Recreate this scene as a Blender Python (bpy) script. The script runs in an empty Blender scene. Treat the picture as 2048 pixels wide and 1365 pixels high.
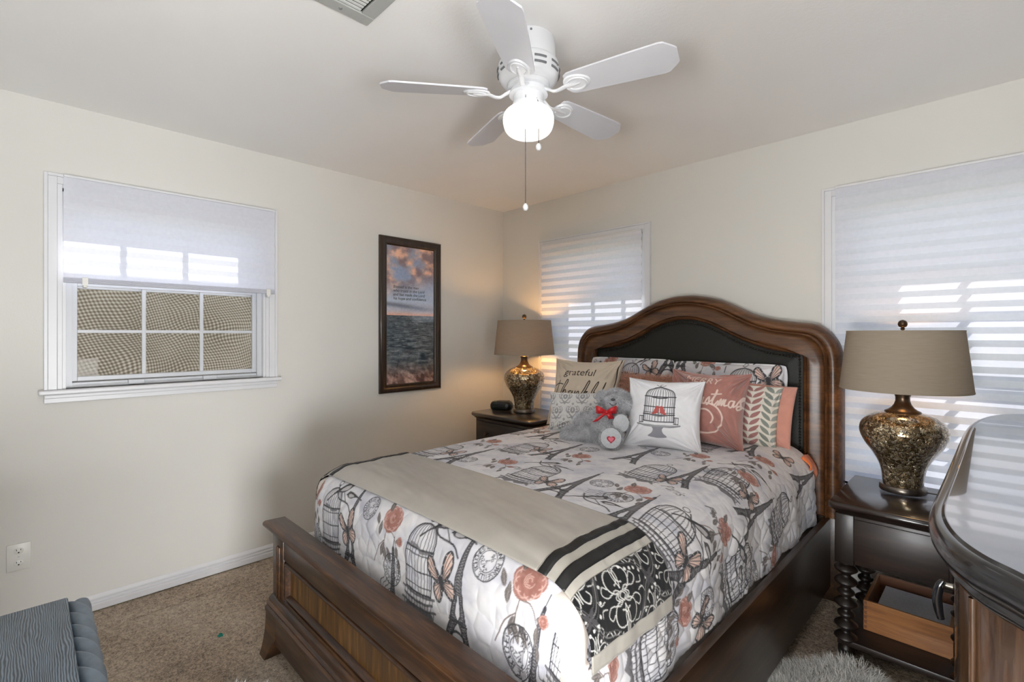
import bpy, bmesh, math, random
import numpy as np
from mathutils import Vector, Matrix

C = bpy.context.scene.collection
SC = bpy.context.scene
rng = np.random.default_rng(7)
random.seed(7)

# ------------------------------------------------------------------ camera
CAM = (3.13, -3.0, 1.35)
cd = bpy.data.cameras.new('camera')
cam = bpy.data.objects.new('camera', cd)
C.objects.link(cam)
cam.location = CAM
cam.rotation_euler = (math.radians(90), 0, math.atan2(976, 971))
cd.sensor_width = 36.0
cd.lens = 36.0 * 971.0 / 2048.0
cd.shift_y = -13.5 / 2048.0
cd.clip_start = 0.02
SC.camera = cam

# ------------------------------------------------------------------ colour management, sky, sun, lights
SC.view_settings.view_transform = 'Standard'
SC.view_settings.look = 'None'
SC.view_settings.gamma = 1.0
SC.view_settings.exposure = 0.2
SC.view_settings.use_curve_mapping = False

world = bpy.data.worlds.new('sky')
SC.world = world
world.use_nodes = True
wn = world.node_tree
bg = wn.nodes['Background']
sky = wn.nodes.new('ShaderNodeTexSky')
sky.sky_type = 'NISHITA'
sky.sun_disc = False
sky.sun_elevation = math.radians(46)
sky.sun_rotation = math.radians(-54)
wn.links.new(sky.outputs[0], bg.inputs['Color'])
bg.inputs['Strength'].default_value = 0.28

SUN_DIR = Vector((-0.809 * math.cos(math.radians(46)), 0.588 * math.cos(math.radians(46)), math.sin(math.radians(46))))
sl = bpy.data.lights.new('sun', 'SUN')
sl.energy = 6.6
sl.angle = math.radians(0.5)
sl.color = (1.0, 0.975, 0.95)
so = bpy.data.objects.new('sun', sl)
C.objects.link(so)
so.location = (-4, 4, 6)
so.rotation_euler = SUN_DIR.to_track_quat('Z', 'Y').to_euler()

def area(name, loc, target, sx, sy, power, color):
    l = bpy.data.lights.new(name, 'AREA')
    l.shape = 'RECTANGLE'
    l.size = sx
    l.size_y = sy
    l.energy = power
    l.color = color
    o = bpy.data.objects.new(name, l)
    C.objects.link(o)
    o.location = loc
    o.rotation_euler = (Vector(loc) - Vector(target)).to_track_quat('Z', 'Y').to_euler()
    return o

# added fill light behind the camera, standing in for daylight through a made-up doorway
area('fill_rear', (2.98, -5.35, 0.55), (2.2, -1.4, 2.4), 1.5, 1.0, 128.0, (0.945, 0.97, 1.0))

# second added fill light, sent through a made-up doorway on the right
area('fill_right', (5.2, -2.95, 0.55), (0.3, -2.4, 2.2), 1.6, 1.0, 172.0, (0.945, 0.97, 1.0))

# ------------------------------------------------------------------ object helpers
ORG = {}

def tag(o, label=None, cat=None, group=None, kind=None):
    if label: o['label'] = label
    if cat: o['category'] = cat
    if group: o['group'] = group
    if kind: o['kind'] = kind
    return o

def thing(name, loc, label, cat, group=None):
    o = bpy.data.objects.new(name, None)
    o.empty_display_size = 0.1
    C.objects.link(o)
    o.location = loc
    ORG[o.name] = np.array(loc, float)
    return tag(o, label, cat, group)

def link(name, me, parent=None, base=None):
    """link a mesh whose vertices are in world coordinates; re-based to its parent's origin or to base"""
    o = bpy.data.objects.new(name, me)
    C.objects.link(o)
    if parent is not None:
        org = ORG[parent.name]
        o.parent = parent
    else:
        org = np.array(base if base is not None else (0, 0, 0), float)
        o.location = org
    ORG[o.name] = org
    if np.any(org != 0):
        me.transform(Matrix.Translation(-Vector(org)))
    return o

def finish(me, mat, smooth, angle=None):
    if isinstance(mat, (list, tuple)):
        for m in mat: me.materials.append(m)
    elif mat: me.materials.append(mat)
    if smooth and len(me.polygons):
        me.polygons.foreach_set('use_smooth', np.ones(len(me.polygons), bool))
        if angle is not None:
            me.set_sharp_from_angle(angle=math.radians(angle))
    me.update()

def build(name, bm, mat, parent=None, smooth=True, angle=35, base=None):
    me = bpy.data.meshes.new(name)
    bmesh.ops.recalc_face_normals(bm, faces=bm.faces)
    bm.to_mesh(me)
    bm.free()
    finish(me, mat, smooth, angle)
    return link(name, me, parent, base)

def meshnp(name, verts, quads, mat, parent=None, smooth=True, base=None, angle=None, cols=None, uvs=None, tris=None):
    """mesh from numpy arrays; quads (n,4) and tris (n,3)"""
    me = bpy.data.meshes.new(name)
    verts = np.asarray(verts, np.float32)
    loops = []
    starts = []
    s = 0
    if quads is not None and len(quads):
        q = np.asarray(quads, np.int32)
        loops.append(q.ravel()); starts.append(s + 4 * np.arange(len(q))); s += 4 * len(q)
    if tris is not None and len(tris):
        t = np.asarray(tris, np.int32)
        loops.append(t.ravel()); starts.append(s + 3 * np.arange(len(t))); s += 3 * len(t)
    loops = np.concatenate(loops); starts = np.concatenate(starts).astype(np.int32)
    me.vertices.add(len(verts)); me.vertices.foreach_set('co', verts.ravel())
    me.loops.add(len(loops)); me.loops.foreach_set('vertex_index', loops)
    me.polygons.add(len(starts)); me.polygons.foreach_set('loop_start', starts)
    me.update(calc_edges=True)
    if uvs is not None:
        ul = me.uv_layers.new(name='uv')
        ul.data.foreach_set('uv', np.asarray(uvs, np.float32)[loops].ravel())
    if cols is not None:
        ca = me.color_attributes.new(name='Col', type='FLOAT_COLOR', domain='POINT')
        c4 = np.ones((len(verts), 4), np.float32); c4[:, :3] = cols
        ca.data.foreach_set('color', c4.ravel())
    finish(me, mat, smooth, angle)
    return link(name, me, parent, base)

def gridquads(nu, nv, wrap_u=False):
    """index quads of a grid stored v-major: index = j*nu+i"""
    iu = np.arange(nu if wrap_u else nu - 1)
    jv = np.arange(nv - 1)
    I, J = np.meshgrid(iu, jv)
    I2 = (I + 1) % nu
    return np.stack([J * nu + I, J * nu + I2, (J + 1) * nu + I2, (J + 1) * nu + I], -1).reshape(-1, 4)

def box(bm, x0, x1, y0, y1, z0, z1, bev=0.0, seg=2, mi=0):
    vs = [bm.verts.new(p) for p in ((x0, y0, z0), (x1, y0, z0), (x1, y1, z0), (x0, y1, z0), (x0, y0, z1), (x1, y0, z1), (x1, y1, z1), (x0, y1, z1))]
    fs = [bm.faces.new([vs[i] for i in f]) for f in ((3, 2, 1, 0), (4, 5, 6, 7), (0, 1, 5, 4), (1, 2, 6, 5), (2, 3, 7, 6), (3, 0, 4, 7))]
    for f in fs: f.material_index = mi
    if bev > 0:
        es = list({e for f in fs for e in f.edges})
        bmesh.ops.bevel(bm, geom=es, offset=bev, segments=seg, affect='EDGES', profile=0.5)
    return vs

def tube(bm, pts, r, n=10, cap=True, flat=1.0):
    pts = [Vector(p) for p in pts]
    rs = r if isinstance(r, (list, tuple)) else [r] * len(pts)
    rings = []
    prev = None
    for i, p in enumerate(pts):
        t = (pts[min(i + 1, len(pts) - 1)] - pts[max(i - 1, 0)])
        t.normalize()
        if prev is None:
            a = Vector((0, 0, 1)) if abs(t.z) < 0.9 else Vector((1, 0, 0))
            nrm = t.cross(a).normalized()
        else:
            nrm = (prev - t * prev.dot(t)).normalized()
        prev = nrm
        b = t.cross(nrm)
        rings.append([bm.verts.new(p + (nrm * math.cos(2 * math.pi * k / n) + b * math.sin(2 * math.pi * k / n) * flat) * rs[i]) for k in range(n)])
    for a, b in zip(rings[:-1], rings[1:]):
        for k in range(n):
            bm.faces.new((a[k], a[(k + 1) % n], b[(k + 1) % n], b[k]))
    if cap:
        bm.faces.new(rings[0][::-1]); bm.faces.new(rings[-1])
    return rings

def lathe(bm, prof, c=(0, 0, 0), n=32, axis=None, sx=1.0, sy=1.0, cap=True):
    """prof: list of (r,z) revolved about z at c; axis optional Matrix 3x3"""
    rings = []
    for r, z in prof:
        ring = []
        for k in range(n):
            a = 2 * math.pi * k / n
            p = Vector((r * math.cos(a) * sx, r * math.sin(a) * sy, z))
            if axis is not None: p = axis @ p
            ring.append(bm.verts.new(Vector(c) + p))
        rings.append(ring)
    for a, b in zip(rings[:-1], rings[1:]):
        for k in range(n):
            bm.faces.new((a[k], a[(k + 1) % n], b[(k + 1) % n], b[k]))
    if cap:
        if prof[0][0] > 1e-5: bm.faces.new(rings[0][::-1])
        if prof[-1][0] > 1e-5: bm.faces.new(rings[-1])
    return rings

def smooth_prof(pts, n=40):
    """Catmull-Rom through control points"""
    P = np.array(pts, float)
    P = np.vstack([2 * P[0] - P[1], P, 2 * P[-1] - P[-2]])
    out = []
    m = len(P) - 3
    for i in range(m):
        p0, p1, p2, p3 = P[i:i + 4]
        k = max(2, int(round(n / m)))
        for t in np.linspace(0, 1, k, endpoint=False):
            out.append(0.5 * ((2 * p1) + (-p0 + p2) * t + (2 * p0 - 5 * p1 + 4 * p2 - p3) * t * t + (-p0 + 3 * p1 - 3 * p2 + p3) * t ** 3))
    out.append(P[-2])
    return [tuple(float(v) for v in q) for q in out]

def extrude_profile(bm, prof, path, closed=False, mi=0):
    """loft the closed 2-D profile through frames: path = list of (origin, axisA, axisB)"""
    rings = []
    for o, a, b in path:
        o, a, b = Vector(o), Vector(a), Vector(b)
        rings.append([bm.verts.new(o + a * u + b * v) for u, v in prof])
    n = len(prof)
    pairs = list(zip(rings[:-1], rings[1:])) + ([(rings[-1], rings[0])] if closed else [])
    for r1, r2 in pairs:
        for k in range(n):
            f = bm.faces.new((r1[k], r1[(k + 1) % n], r2[(k + 1) % n], r2[k]))
            f.material_index = mi
    if not closed:
        bm.faces.new(rings[0][::-1]).material_index = mi
        bm.faces.new(rings[-1]).material_index = mi

def bar(bm, prof, p0, p1, a, b):
    """straight moulding of profile prof (u along a, v along b) from p0 to p1"""
    extrude_profile(bm, prof, [(p0, a, b), (p1, a, b)])

# ------------------------------------------------------------------ smooth numpy noise
def vnoise(x, y, seed=0):
    xi = np.floor(x).astype(np.int64); yi = np.floor(y).astype(np.int64)
    fx = x - xi; fy = y - yi
    fx = fx * fx * (3 - 2 * fx); fy = fy * fy * (3 - 2 * fy)
    def h(a, b):
        n = (a * 374761393 + b * 668265263 + seed * 1442695041) & 0x7fffffff
        n = ((n ^ (n >> 13)) * 1274126177) & 0x7fffffff
        return ((n ^ (n >> 16)) & 0xffff) / 65535.0
    return (h(xi, yi) * (1 - fx) + h(xi + 1, yi) * fx) * (1 - fy) + (h(xi, yi + 1) * (1 - fx) + h(xi + 1, yi + 1) * fx) * fy

def fbm(x, y, oct=4, seed=0):
    s = 0; a = 0.5; t = 0
    for o in range(oct):
        s = s + a * vnoise(x * 2 ** o, y * 2 ** o, seed + o * 17); t += a; a *= 0.5
    return s / t

def lin(c):
    c = np.asarray(c, float)
    if c.max() > 1.0: c = c / 255.0
    return np.where(c <= 0.04045, c / 12.92, ((c + 0.055) / 1.055) ** 2.4)

def L4(c):
    return tuple(float(v) for v in lin(c)) + (1.0,)
# ------------------------------------------------------------------ materials
def new_mat(name):
    m = bpy.data.materials.new(name)
    m.use_nodes = True
    nt = m.node_tree
    return m, nt, nt.nodes['Principled BSDF']

def setp(b, **k):
    names = {'base': 'Base Color', 'rough': 'Roughness', 'metal': 'Metallic', 'coat': 'Coat Weight', 'coatr': 'Coat Roughness', 'sheen': 'Sheen Weight', 'spec': 'Specular IOR Level', 'trans': 'Transmission Weight', 'sss': 'Subsurface Weight', 'estr': 'Emission Strength', 'ecol': 'Emission Color'}
    for q, v in k.items():
        b.inputs[names[q]].default_value = v

def node(nt, t, **k):
    n = nt.nodes.new(t)
    for a, v in k.items(): setattr(n, a, v)
    return n

def coords(nt, scale=(1, 1, 1), rot=(0, 0, 0), kind='Object'):
    tc = node(nt, 'ShaderNodeTexCoord')
    mp = node(nt, 'ShaderNodeMapping')
    mp.inputs['Scale'].default_value = scale
    mp.inputs['Rotation'].default_value = rot
    nt.links.new(tc.outputs[kind], mp.inputs[0])
    return mp.outputs[0]

def noise(nt, vec, scale, detail=4, rough=0.5, dist=0.0):
    n = node(nt, 'ShaderNodeTexNoise')
    n.inputs['Scale'].default_value = scale
    n.inputs['Detail'].default_value = detail
    n.inputs['Roughness'].default_value = rough
    n.inputs['Distortion'].default_value = dist
    nt.links.new(vec, n.inputs['Vector'])
    return n.outputs['Fac']

def ramp(nt, fac, stops):
    r = node(nt, 'ShaderNodeValToRGB')
    el = r.color_ramp.elements
    while len(el) < len(stops): el.new(0.5)
    for e, (p, c) in zip(el, stops):
        e.position = p; e.color = c
    nt.links.new(fac, r.inputs[0])
    return r.outputs[0]

def bump(nt, b, h, strength=0.3, dist=0.01, prev=None):
    n = node(nt, 'ShaderNodeBump')
    n.inputs['Strength'].default_value = strength
    n.inputs['Distance'].default_value = dist
    nt.links.new(h, n.inputs['Height'])
    if prev is not None: nt.links.new(prev, n.inputs['Normal'])
    nt.links.new(n.outputs[0], b.inputs['Normal'])
    return n.outputs[0]

def math_n(nt, op, a, b=None):
    n = node(nt, 'ShaderNodeMath', operation=op)
    for i, v in enumerate((a, b)):
        if v is None: continue
        if isinstance(v, (int, float)): n.inputs[i].default_value = v
        else: nt.links.new(v, n.inputs[i])
    return n.outputs[0]

def plain(name, c, rough=0.5, metal=0.0, nscale=40, namp=0.06, bmp=0.0, bscale=200, **k):
    m, nt, b = new_mat(name)
    setp(b, rough=rough, metal=metal, **k)
    v = coords(nt)
    f = noise(nt, v, nscale, 3)
    c = lin(c)
    lo = tuple(np.clip(c * (1 - namp), 0, 1)) + (1,)
    hi = tuple(np.clip(c * (1 + namp), 0, 1)) + (1,)
    nt.links.new(ramp(nt, f, [(0.3, lo), (0.7, hi)]), b.inputs['Base Color'])
    if bmp > 0: bump(nt, b, noise(nt, v, bscale, 3), bmp, 0.004)
    return m

def wood(name, dark, mid, light, along='x', scale=1.0, rough=0.3, coat=0.35, coatr=0.12, stripe=0.0, bmp=0.05):
    m, nt, b = new_mat(name)
    setp(b, rough=rough, coat=coat, coatr=coatr)
    st = {'x': (1.2, 14, 14), 'y': (14, 1.2, 14), 'z': (14, 14, 1.2)}[along]
    v = coords(nt, tuple(s * scale for s in st))
    f1 = noise(nt, v, 2.2, 6, 0.6, 0.6)
    v2 = coords(nt, tuple(s * scale * 4 for s in st))
    f2 = noise(nt, v2, 2.0, 3, 0.6)
    mixf = math_n(nt, 'ADD', math_n(nt, 'MULTIPLY', f1, 0.65), math_n(nt, 'MULTIPLY', f2, 0.35))
    if stripe > 0:
        vs = coords(nt, tuple(s * scale * 0.55 for s in st))
        f3 = noise(nt, vs, 3.0, 2, 0.5, 0.2)
        mixf = math_n(nt, 'ADD', math_n(nt, 'MULTIPLY', mixf, 1 - stripe), math_n(nt, 'MULTIPLY', f3, stripe))
    nt.links.new(ramp(nt, mixf, [(0.32, L4(dark)), (0.5, L4(mid)), (0.68, L4(light))]), b.inputs['Base Color'])
    bump(nt, b, f2, bmp, 0.003)
    return m

def vcol(name, rough=0.8, sheen=0.0, bmp=0.0, bscale=300, spec=0.3, coat=0.0):
    m, nt, b = new_mat(name)
    setp(b, rough=rough, sheen=sheen, spec=spec, coat=coat)
    a = node(nt, 'ShaderNodeAttribute', attribute_name='Col')
    nt.links.new(a.outputs['Color'], b.inputs['Base Color'])
    if bmp > 0:
        bump(nt, b, noise(nt, coords(nt), bscale, 3), bmp, 0.003)
    return m

M = {}
# wall paint with a faint roller texture
def paint(name, c, bs, strength):
    m, nt, b = new_mat(name)
    setp(b, rough=0.75, spec=0.25)
    v = coords(nt)
    f = noise(nt, v, 1.5, 2)
    cc = lin(c)
    nt.links.new(ramp(nt, f, [(0.3, tuple(cc * 0.985) + (1,)), (0.7, tuple(np.clip(cc * 1.015, 0, 1)) + (1,))]), b.inputs['Base Color'])
    bump(nt, b, noise(nt, v, bs, 3, 0.6), strength, 0.003)
    return m
M['wall'] = paint('wall_paint', (219, 217, 211), 140, 0.12)
M['ceiling'] = paint('ceiling_paint', (246, 245, 243), 90, 0.2)
M['trim'] = plain('white_trim_paint', (221, 221, 223), 0.35, nscale=6, namp=0.015)
M['sash'] = plain('white_sash_metal', (204, 206, 210), 0.35, nscale=8, namp=0.03)
M['fan_white'] = plain('fan_white_enamel', (232, 234, 238), 0.28, nscale=8, namp=0.01, coat=0.3)
M['blade'] = plain('fan_blade_white', (220, 221, 227), 0.4, nscale=8, namp=0.02)
M['slot'] = plain('grey_slot', (120, 122, 126), 0.6)
M['dark_slot'] = plain('dark_slot', (30, 30, 30), 0.7)
M['chain'] = plain('steel_chain', (120, 118, 112), 0.35, 1.0)
M['vent'] = plain('vent_grey_enamel', (176, 178, 174), 0.5, nscale=20, namp=0.03)
M['vent_light'] = plain('vent_slat_white', (224, 226, 222), 0.5)
M['outlet'] = plain('outlet_plastic', (226, 225, 219), 0.35, nscale=10, namp=0.01)
M['bed'] = wood('bed_wood_walnut', (30, 17, 9), (66, 41, 22), (112, 74, 40), 'x', 1.0, 0.38, 0.18, 0.15)
M['bed_y'] = wood('bed_rail_wood', (26, 16, 9), (52, 34, 20), (76, 52, 32), 'y', 1.0, 0.34, 0.25, 0.15)
M['bed_head'] = wood('headboard_wood', (44, 25, 13), (86, 54, 29), (122, 80, 45), 'x', 0.8, 0.4, 0.18, 0.2)
M['bed_panel'] = wood('bed_panel_veneer', (50, 30, 12), (98, 66, 28), (144, 102, 50), 'z', 2.4, 0.42, 0.12, 0.2, stripe=0.5)
M['night'] = wood('nightstand_wood', (20, 13, 10), (38, 26, 20), (58, 40, 30), 'x', 0.8, 0.42, 0.12, 0.2)
M['night_top'] = wood('nightstand_top_wood', (20, 13, 10), (38, 26, 20), (58, 40, 30), 'x', 0.8, 0.28, 0.6, 0.08)
M['night_z'] = wood('nightstand_leg_wood', (14, 10, 8), (28, 20, 16), (42, 30, 22), 'z', 0.8, 0.4, 0.12, 0.2)
M['dresser_top'] = wood('dresser_top_lacquer', (20, 17, 16), (34, 28, 26), (50, 41, 36), 'y', 0.7, 0.14, 1.0, 0.03, bmp=0.0)
M['dresser_top'].node_tree.nodes['Principled BSDF'].inputs['IOR'].default_value = 2.0
M['dresser_top'].node_tree.nodes['Principled BSDF'].inputs['Coat IOR'].default_value = 2.3
M['dresser'] = wood('dresser_body_wood', (34, 22, 14), (70, 48, 32), (110, 80, 54), 'z', 0.7, 0.25, 0.6, 0.08)
M['dresser_edge'] = wood('dresser_edge_lacquer', (13, 13, 15), (20, 20, 23), (30, 29, 31), 'y', 0.5, 0.25, 0.8, 0.1, bmp=0.0)
M['drawer'] = wood('drawer_box_maple', (104, 62, 26), (142, 90, 42), (168, 112, 58), 'x', 0.8, 0.4, 0.2)
M['drawer_in'] = wood('drawer_inside_wood', (80, 44, 22), (106, 62, 32), (128, 80, 44), 'x', 0.8, 0.5, 0.1)
M['frame'] = wood('picture_frame_wood', (22, 14, 9), (44, 30, 20), (66, 46, 32), 'z', 1.2, 0.3, 0.4)
M['leather'] = plain('black_leather', (30, 30, 26), 0.5, nscale=60, namp=0.12, bmp=0.25, bscale=260, spec=0.3)
M['nail'] = plain('dark_nailheads', (52, 46, 40), 0.35, 0.9)
M['bronze'] = plain('lamp_bronze', (88, 72, 58), 0.32, 0.85, nscale=30, namp=0.2)
M['pewter'] = plain('lamp_pewter', (120, 112, 104), 0.3, 0.9, nscale=60, namp=0.12)
M['black_plastic'] = plain('black_plastic', (20, 22, 22), 0.28, nscale=30)
M['clock_glass'] = plain('dark_display', (10, 14, 12), 0.08, nscale=30)
M['clock_top'] = plain('clock_top_brown', (66, 58, 46), 0.35)
M['bail'] = plain('black_enamel_pull', (16, 18, 22), 0.12, nscale=30, coat=0.6)
M['nickel'] = plain('nickel', (150, 146, 138), 0.25, 1.0)
M['orange'] = plain('orange_cloth', (232, 122, 58), 0.85, nscale=80, namp=0.1, sheen=0.3)
M['mattress'] = plain('mattress_cloth', (225, 214, 206), 0.9)
M['paper'] = plain('white_paper', (228, 228, 232), 0.8, nscale=120, namp=0.08)
M['green'] = plain('green_scrap', (30, 130, 112), 0.7)
M['teddy_nose'] = plain('teddy_nose_grey', (70, 72, 78), 0.5)
M['ribbon'] = plain('red_satin_ribbon', (196, 16, 30), 0.35, nscale=90, namp=0.25, sheen=0.2)
M['heart_red'] = plain('heart_patch_red', (176, 26, 48), 0.7)
M['heart_pink'] = plain('heart_patch_pink', (226, 120, 140), 0.7)
M['sole'] = plain('teddy_sole_plush', (196, 199, 204), 0.95, nscale=120, namp=0.08, bmp=0.4, bscale=300, sheen=0.5)
M['cord'] = plain('lamp_cord', (70, 66, 60), 0.5)
M['salmon'] = plain('salmon_velvet', (206, 146, 130), 0.8, nscale=20, namp=0.06, sheen=0.5)
M['satin'] = plain('taupe_satin', (174, 168, 159), 0.36, nscale=12, namp=0.05, sheen=0.2)
M['satin_light'] = plain('grey_satin_band', (172, 167, 158), 0.4, nscale=12, namp=0.05, sheen=0.2)
M['black_satin'] = plain('black_satin', (22, 22, 22), 0.45, nscale=20)
M['print'] = vcol('printed_cotton', 0.85, 0.1, 0.12, 420)
M['print_soft'] = vcol('printed_cushion', 0.85, 0.15, 0.15, 500)
M['velvet'] = vcol('velvet_print', 0.75, 0.6, 0.1, 200)
M['picture'] = vcol('art_print', 0.6)
M['fur'] = vcol('fur_strand', 0.8, 0.2, 0, spec=0.2)
M['desk'] = None

# dark grey painted wood with open grain
def grey_wood(name, along):
    m, nt, b = new_mat(name)
    setp(b, rough=0.42, coat=0.15, coatr=0.3)
    tc = node(nt, 'ShaderNodeTexCoord')
    mp = node(nt, 'ShaderNodeMapping')
    mp.inputs['Scale'].default_value = (1, 1, 1)
    nt.links.new(tc.outputs['Object'], mp.inputs[0])
    w = node(nt, 'ShaderNodeTexWave', wave_type='BANDS', bands_direction='Y' if along == 'x' else 'X')
    w.inputs['Scale'].default_value = 92
    w.inputs['Distortion'].default_value = 16.0
    w.inputs['Detail'].default_value = 3
    w.inputs['Detail Scale'].default_value = 0.35
    mp2 = node(nt, 'ShaderNodeMapping')
    mp2.inputs['Scale'].default_value = (0.22, 1, 1) if along == 'x' else (1, 0.22, 1)
    nt.links.new(tc.outputs['Object'], mp2.inputs[0])
    nt.links.new(mp2.outputs[0], w.inputs['Vector'])
    f = noise(nt, mp2.outputs[0], 60, 4, 0.6)
    mixf = math_n(nt, 'ADD', math_n(nt, 'MULTIPLY', w.outputs['Fac'], 0.6), math_n(nt, 'MULTIPLY', f, 0.4))
    nt.links.new(ramp(nt, mixf, [(0.22, L4((34, 42, 49))), (0.5, L4((82, 96, 108))), (0.8, L4((124, 140, 154)))]), b.inputs['Base Color'])
    bump(nt, b, mixf, 0.35, 0.003)
    return m
M['desk'] = grey_wood('grey_open_grain', 'x')
M['desk_rope'] = plain('grey_rope_paint', (96, 108, 120), 0.35, nscale=30, namp=0.22, coat=0.3, bmp=0.1, bscale=120)

# carpet: tufted brown pile
def carpet():
    m, nt, b = new_mat('carpet_pile')
    setp(b, rough=0.95, spec=0.1, sheen=0.25)
    v = coords(nt)
    f1 = noise(nt, v, 140, 3, 0.75)
    f2 = noise(nt, v, 3.0, 3)
    f3 = noise(nt, v, 45, 2, 0.6)
    s = math_n(nt, 'ADD', math_n(nt, 'MULTIPLY', f1, 0.55), math_n(nt, 'ADD', math_n(nt, 'MULTIPLY', f2, 0.2), math_n(nt, 'MULTIPLY', f3, 0.25)))
    nt.links.new(ramp(nt, s, [(0.38, L4((128, 106, 84))), (0.5, L4((212, 190, 165))), (0.62, L4((250, 234, 214)))]), b.inputs['Base Color'])
    h = math_n(nt, 'ADD', f1, math_n(nt, 'MULTIPLY', f3, 0.8))
    bump(nt, b, h, 1.0, 0.02)
    return m
M['carpet'] = carpet()

# thin window glass
def glass():
    m = bpy.data.materials.new('window_glass')
    m.use_nodes = True
    nt = m.node_tree
    for n in list(nt.nodes):
        if n.type != 'OUTPUT_MATERIAL': nt.nodes.remove(n)
    out = [n for n in nt.nodes if n.type == 'OUTPUT_MATERIAL'][0]
    t = node(nt, 'ShaderNodeBsdfTransparent'); g = node(nt, 'ShaderNodeBsdfGlossy'); g.inputs['Roughness'].default_value = 0.02
    fr = node(nt, 'ShaderNodeFresnel'); fr.inputs['IOR'].default_value = 1.14
    mx = node(nt, 'ShaderNodeMixShader')
    ge = node(nt, 'ShaderNodeNewGeometry')
    nt.links.new(math_n(nt, 'MULTIPLY', fr.outputs[0], math_n(nt, 'SUBTRACT', 1.0, ge.outputs['Backfacing'])), mx.inputs[0]); nt.links.new(t.outputs[0], mx.inputs[1]); nt.links.new(g.outputs[0], mx.inputs[2])
    nt.links.new(mx.outputs[0], out.inputs[0])
    return m
M['glass'] = glass()

# translucent white paper of the pleated shades
def shade_paper():
    m = bpy.data.materials.new('shade_paper')
    m.use_nodes = True
    nt = m.node_tree
    for n in list(nt.nodes):
        if n.type != 'OUTPUT_MATERIAL': nt.nodes.remove(n)
    out = [n for n in nt.nodes if n.type == 'OUTPUT_MATERIAL'][0]
    d = node(nt, 'ShaderNodeBsdfDiffuse'); t = node(nt, 'ShaderNodeBsdfTranslucent')
    f = noise(nt, coords(nt), 60, 3)
    nt.links.new(ramp(nt, f, [(0.3, L4((232, 233, 240))), (0.7, L4((238, 239, 246)))]), d.inputs[0])
    t.inputs[0].default_value = L4((240, 241, 250))
    mx = node(nt, 'ShaderNodeMixShader'); mx.inputs[0].default_value = 0.3
    nt.links.new(d.outputs[0], mx.inputs[1]); nt.links.new(t.outputs[0], mx.inputs[2])
    nt.links.new(mx.outputs[0], out.inputs[0])
    return m
M['shade_paper'] = shade_paper()

# lamp shade linen
def linen():
    m = bpy.data.materials.new('taupe_linen')
    m.use_nodes = True
    nt = m.node_tree
    for n in list(nt.nodes):
        if n.type != 'OUTPUT_MATERIAL': nt.nodes.remove(n)
    out = [n for n in nt.nodes if n.type == 'OUTPUT_MATERIAL'][0]
    d = node(nt, 'ShaderNodeBsdfDiffuse'); t = node(nt, 'ShaderNodeBsdfTranslucent')
    f = noise(nt, coords(nt, (6, 6, 160)), 3.0, 3)
    c = ramp(nt, f, [(0.3, L4((160, 148, 132))), (0.7, L4((170, 158, 142)))])
    nt.links.new(c, d.inputs[0])
    t.inputs[0].default_value = L4((180, 160, 138))
    mx = node(nt, 'ShaderNodeMixShader'); mx.inputs[0].default_value = 0.18
    nt.links.new(d.outputs[0], mx.inputs[1]); nt.links.new(t.outputs[0], mx.inputs[2])
    nt.links.new(mx.outputs[0], out.inputs[0])
    return m
M['linen'] = linen()

# gold and smoke mosaic crackle of the lamp bodies
def mosaic():
    m, nt, b = new_mat('crackle_mosaic')
    setp(b, rough=0.16, metal=0.85, coat=0.8, coatr=0.03)
    v = coords(nt)
    vo = node(nt, 'ShaderNodeTexVoronoi', feature='DISTANCE_TO_EDGE')
    vo.inputs['Scale'].default_value = 92
    # warped coordinates make the shards irregular
    nz = node(nt, 'ShaderNodeTexNoise'); nz.inputs['Scale'].default_value = 48; nz.inputs['Detail'].default_value = 2
    nt.links.new(v, nz.inputs['Vector'])
    mxv = node(nt, 'ShaderNodeVectorMath', operation='MULTIPLY_ADD')
    mxv.inputs[1].default_value = (0.028, 0.028, 0.028)
    nt.links.new(nz.outputs['Color'], mxv.inputs[0]); nt.links.new(v, mxv.inputs[2])
    nt.links.new(mxv.outputs[0], vo.inputs['Vector'])
    vc = node(nt, 'ShaderNodeTexVoronoi', feature='F1'); vc.inputs['Scale'].default_value = 92
    nt.links.new(mxv.outputs[0], vc.inputs['Vector'])
    sep = node(nt, 'ShaderNodeSeparateColor'); nt.links.new(vc.outputs['Color'], sep.inputs[0])
    cell = ramp(nt, sep.outputs[0], [(0.0, L4((96, 78, 52))), (0.35, L4((156, 132, 94))), (0.65, L4((200, 180, 142))), (1.0, L4((224, 214, 190)))])
    edge = ramp(nt, vo.outputs['Distance'], [(0.02, (0, 0, 0, 1)), (0.1, (1, 1, 1, 1))])
    mx = node(nt, 'ShaderNodeMix', data_type='RGBA'); mx.inputs[6].default_value = L4((24, 20, 14))
    nt.links.new(edge, mx.inputs[0]); nt.links.new(cell, mx.inputs[7])
    nt.links.new(mx.outputs[2], b.inputs['Base Color'])
    hh = math_n(nt, 'ADD', math_n(nt, 'MULTIPLY', sep.outputs[1], 0.6), edge)
    bump(nt, b, hh, 0.5, 0.004)
    return m
M['mosaic'] = mosaic()

def emis(name, c, s):
    m, nt, b = new_mat(name)
    setp(b, base=L4(c), rough=0.3, estr=s, ecol=L4(c))
    return m
M['globe'] = emis('lit_milk_glass', (255, 252, 248), 1.15)
M['bulb'] = emis('warm_bulb', (255, 194, 122), 125.0)
M['bulb_dim'] = emis('dim_bulb', (255, 200, 130), 26.0)

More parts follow.
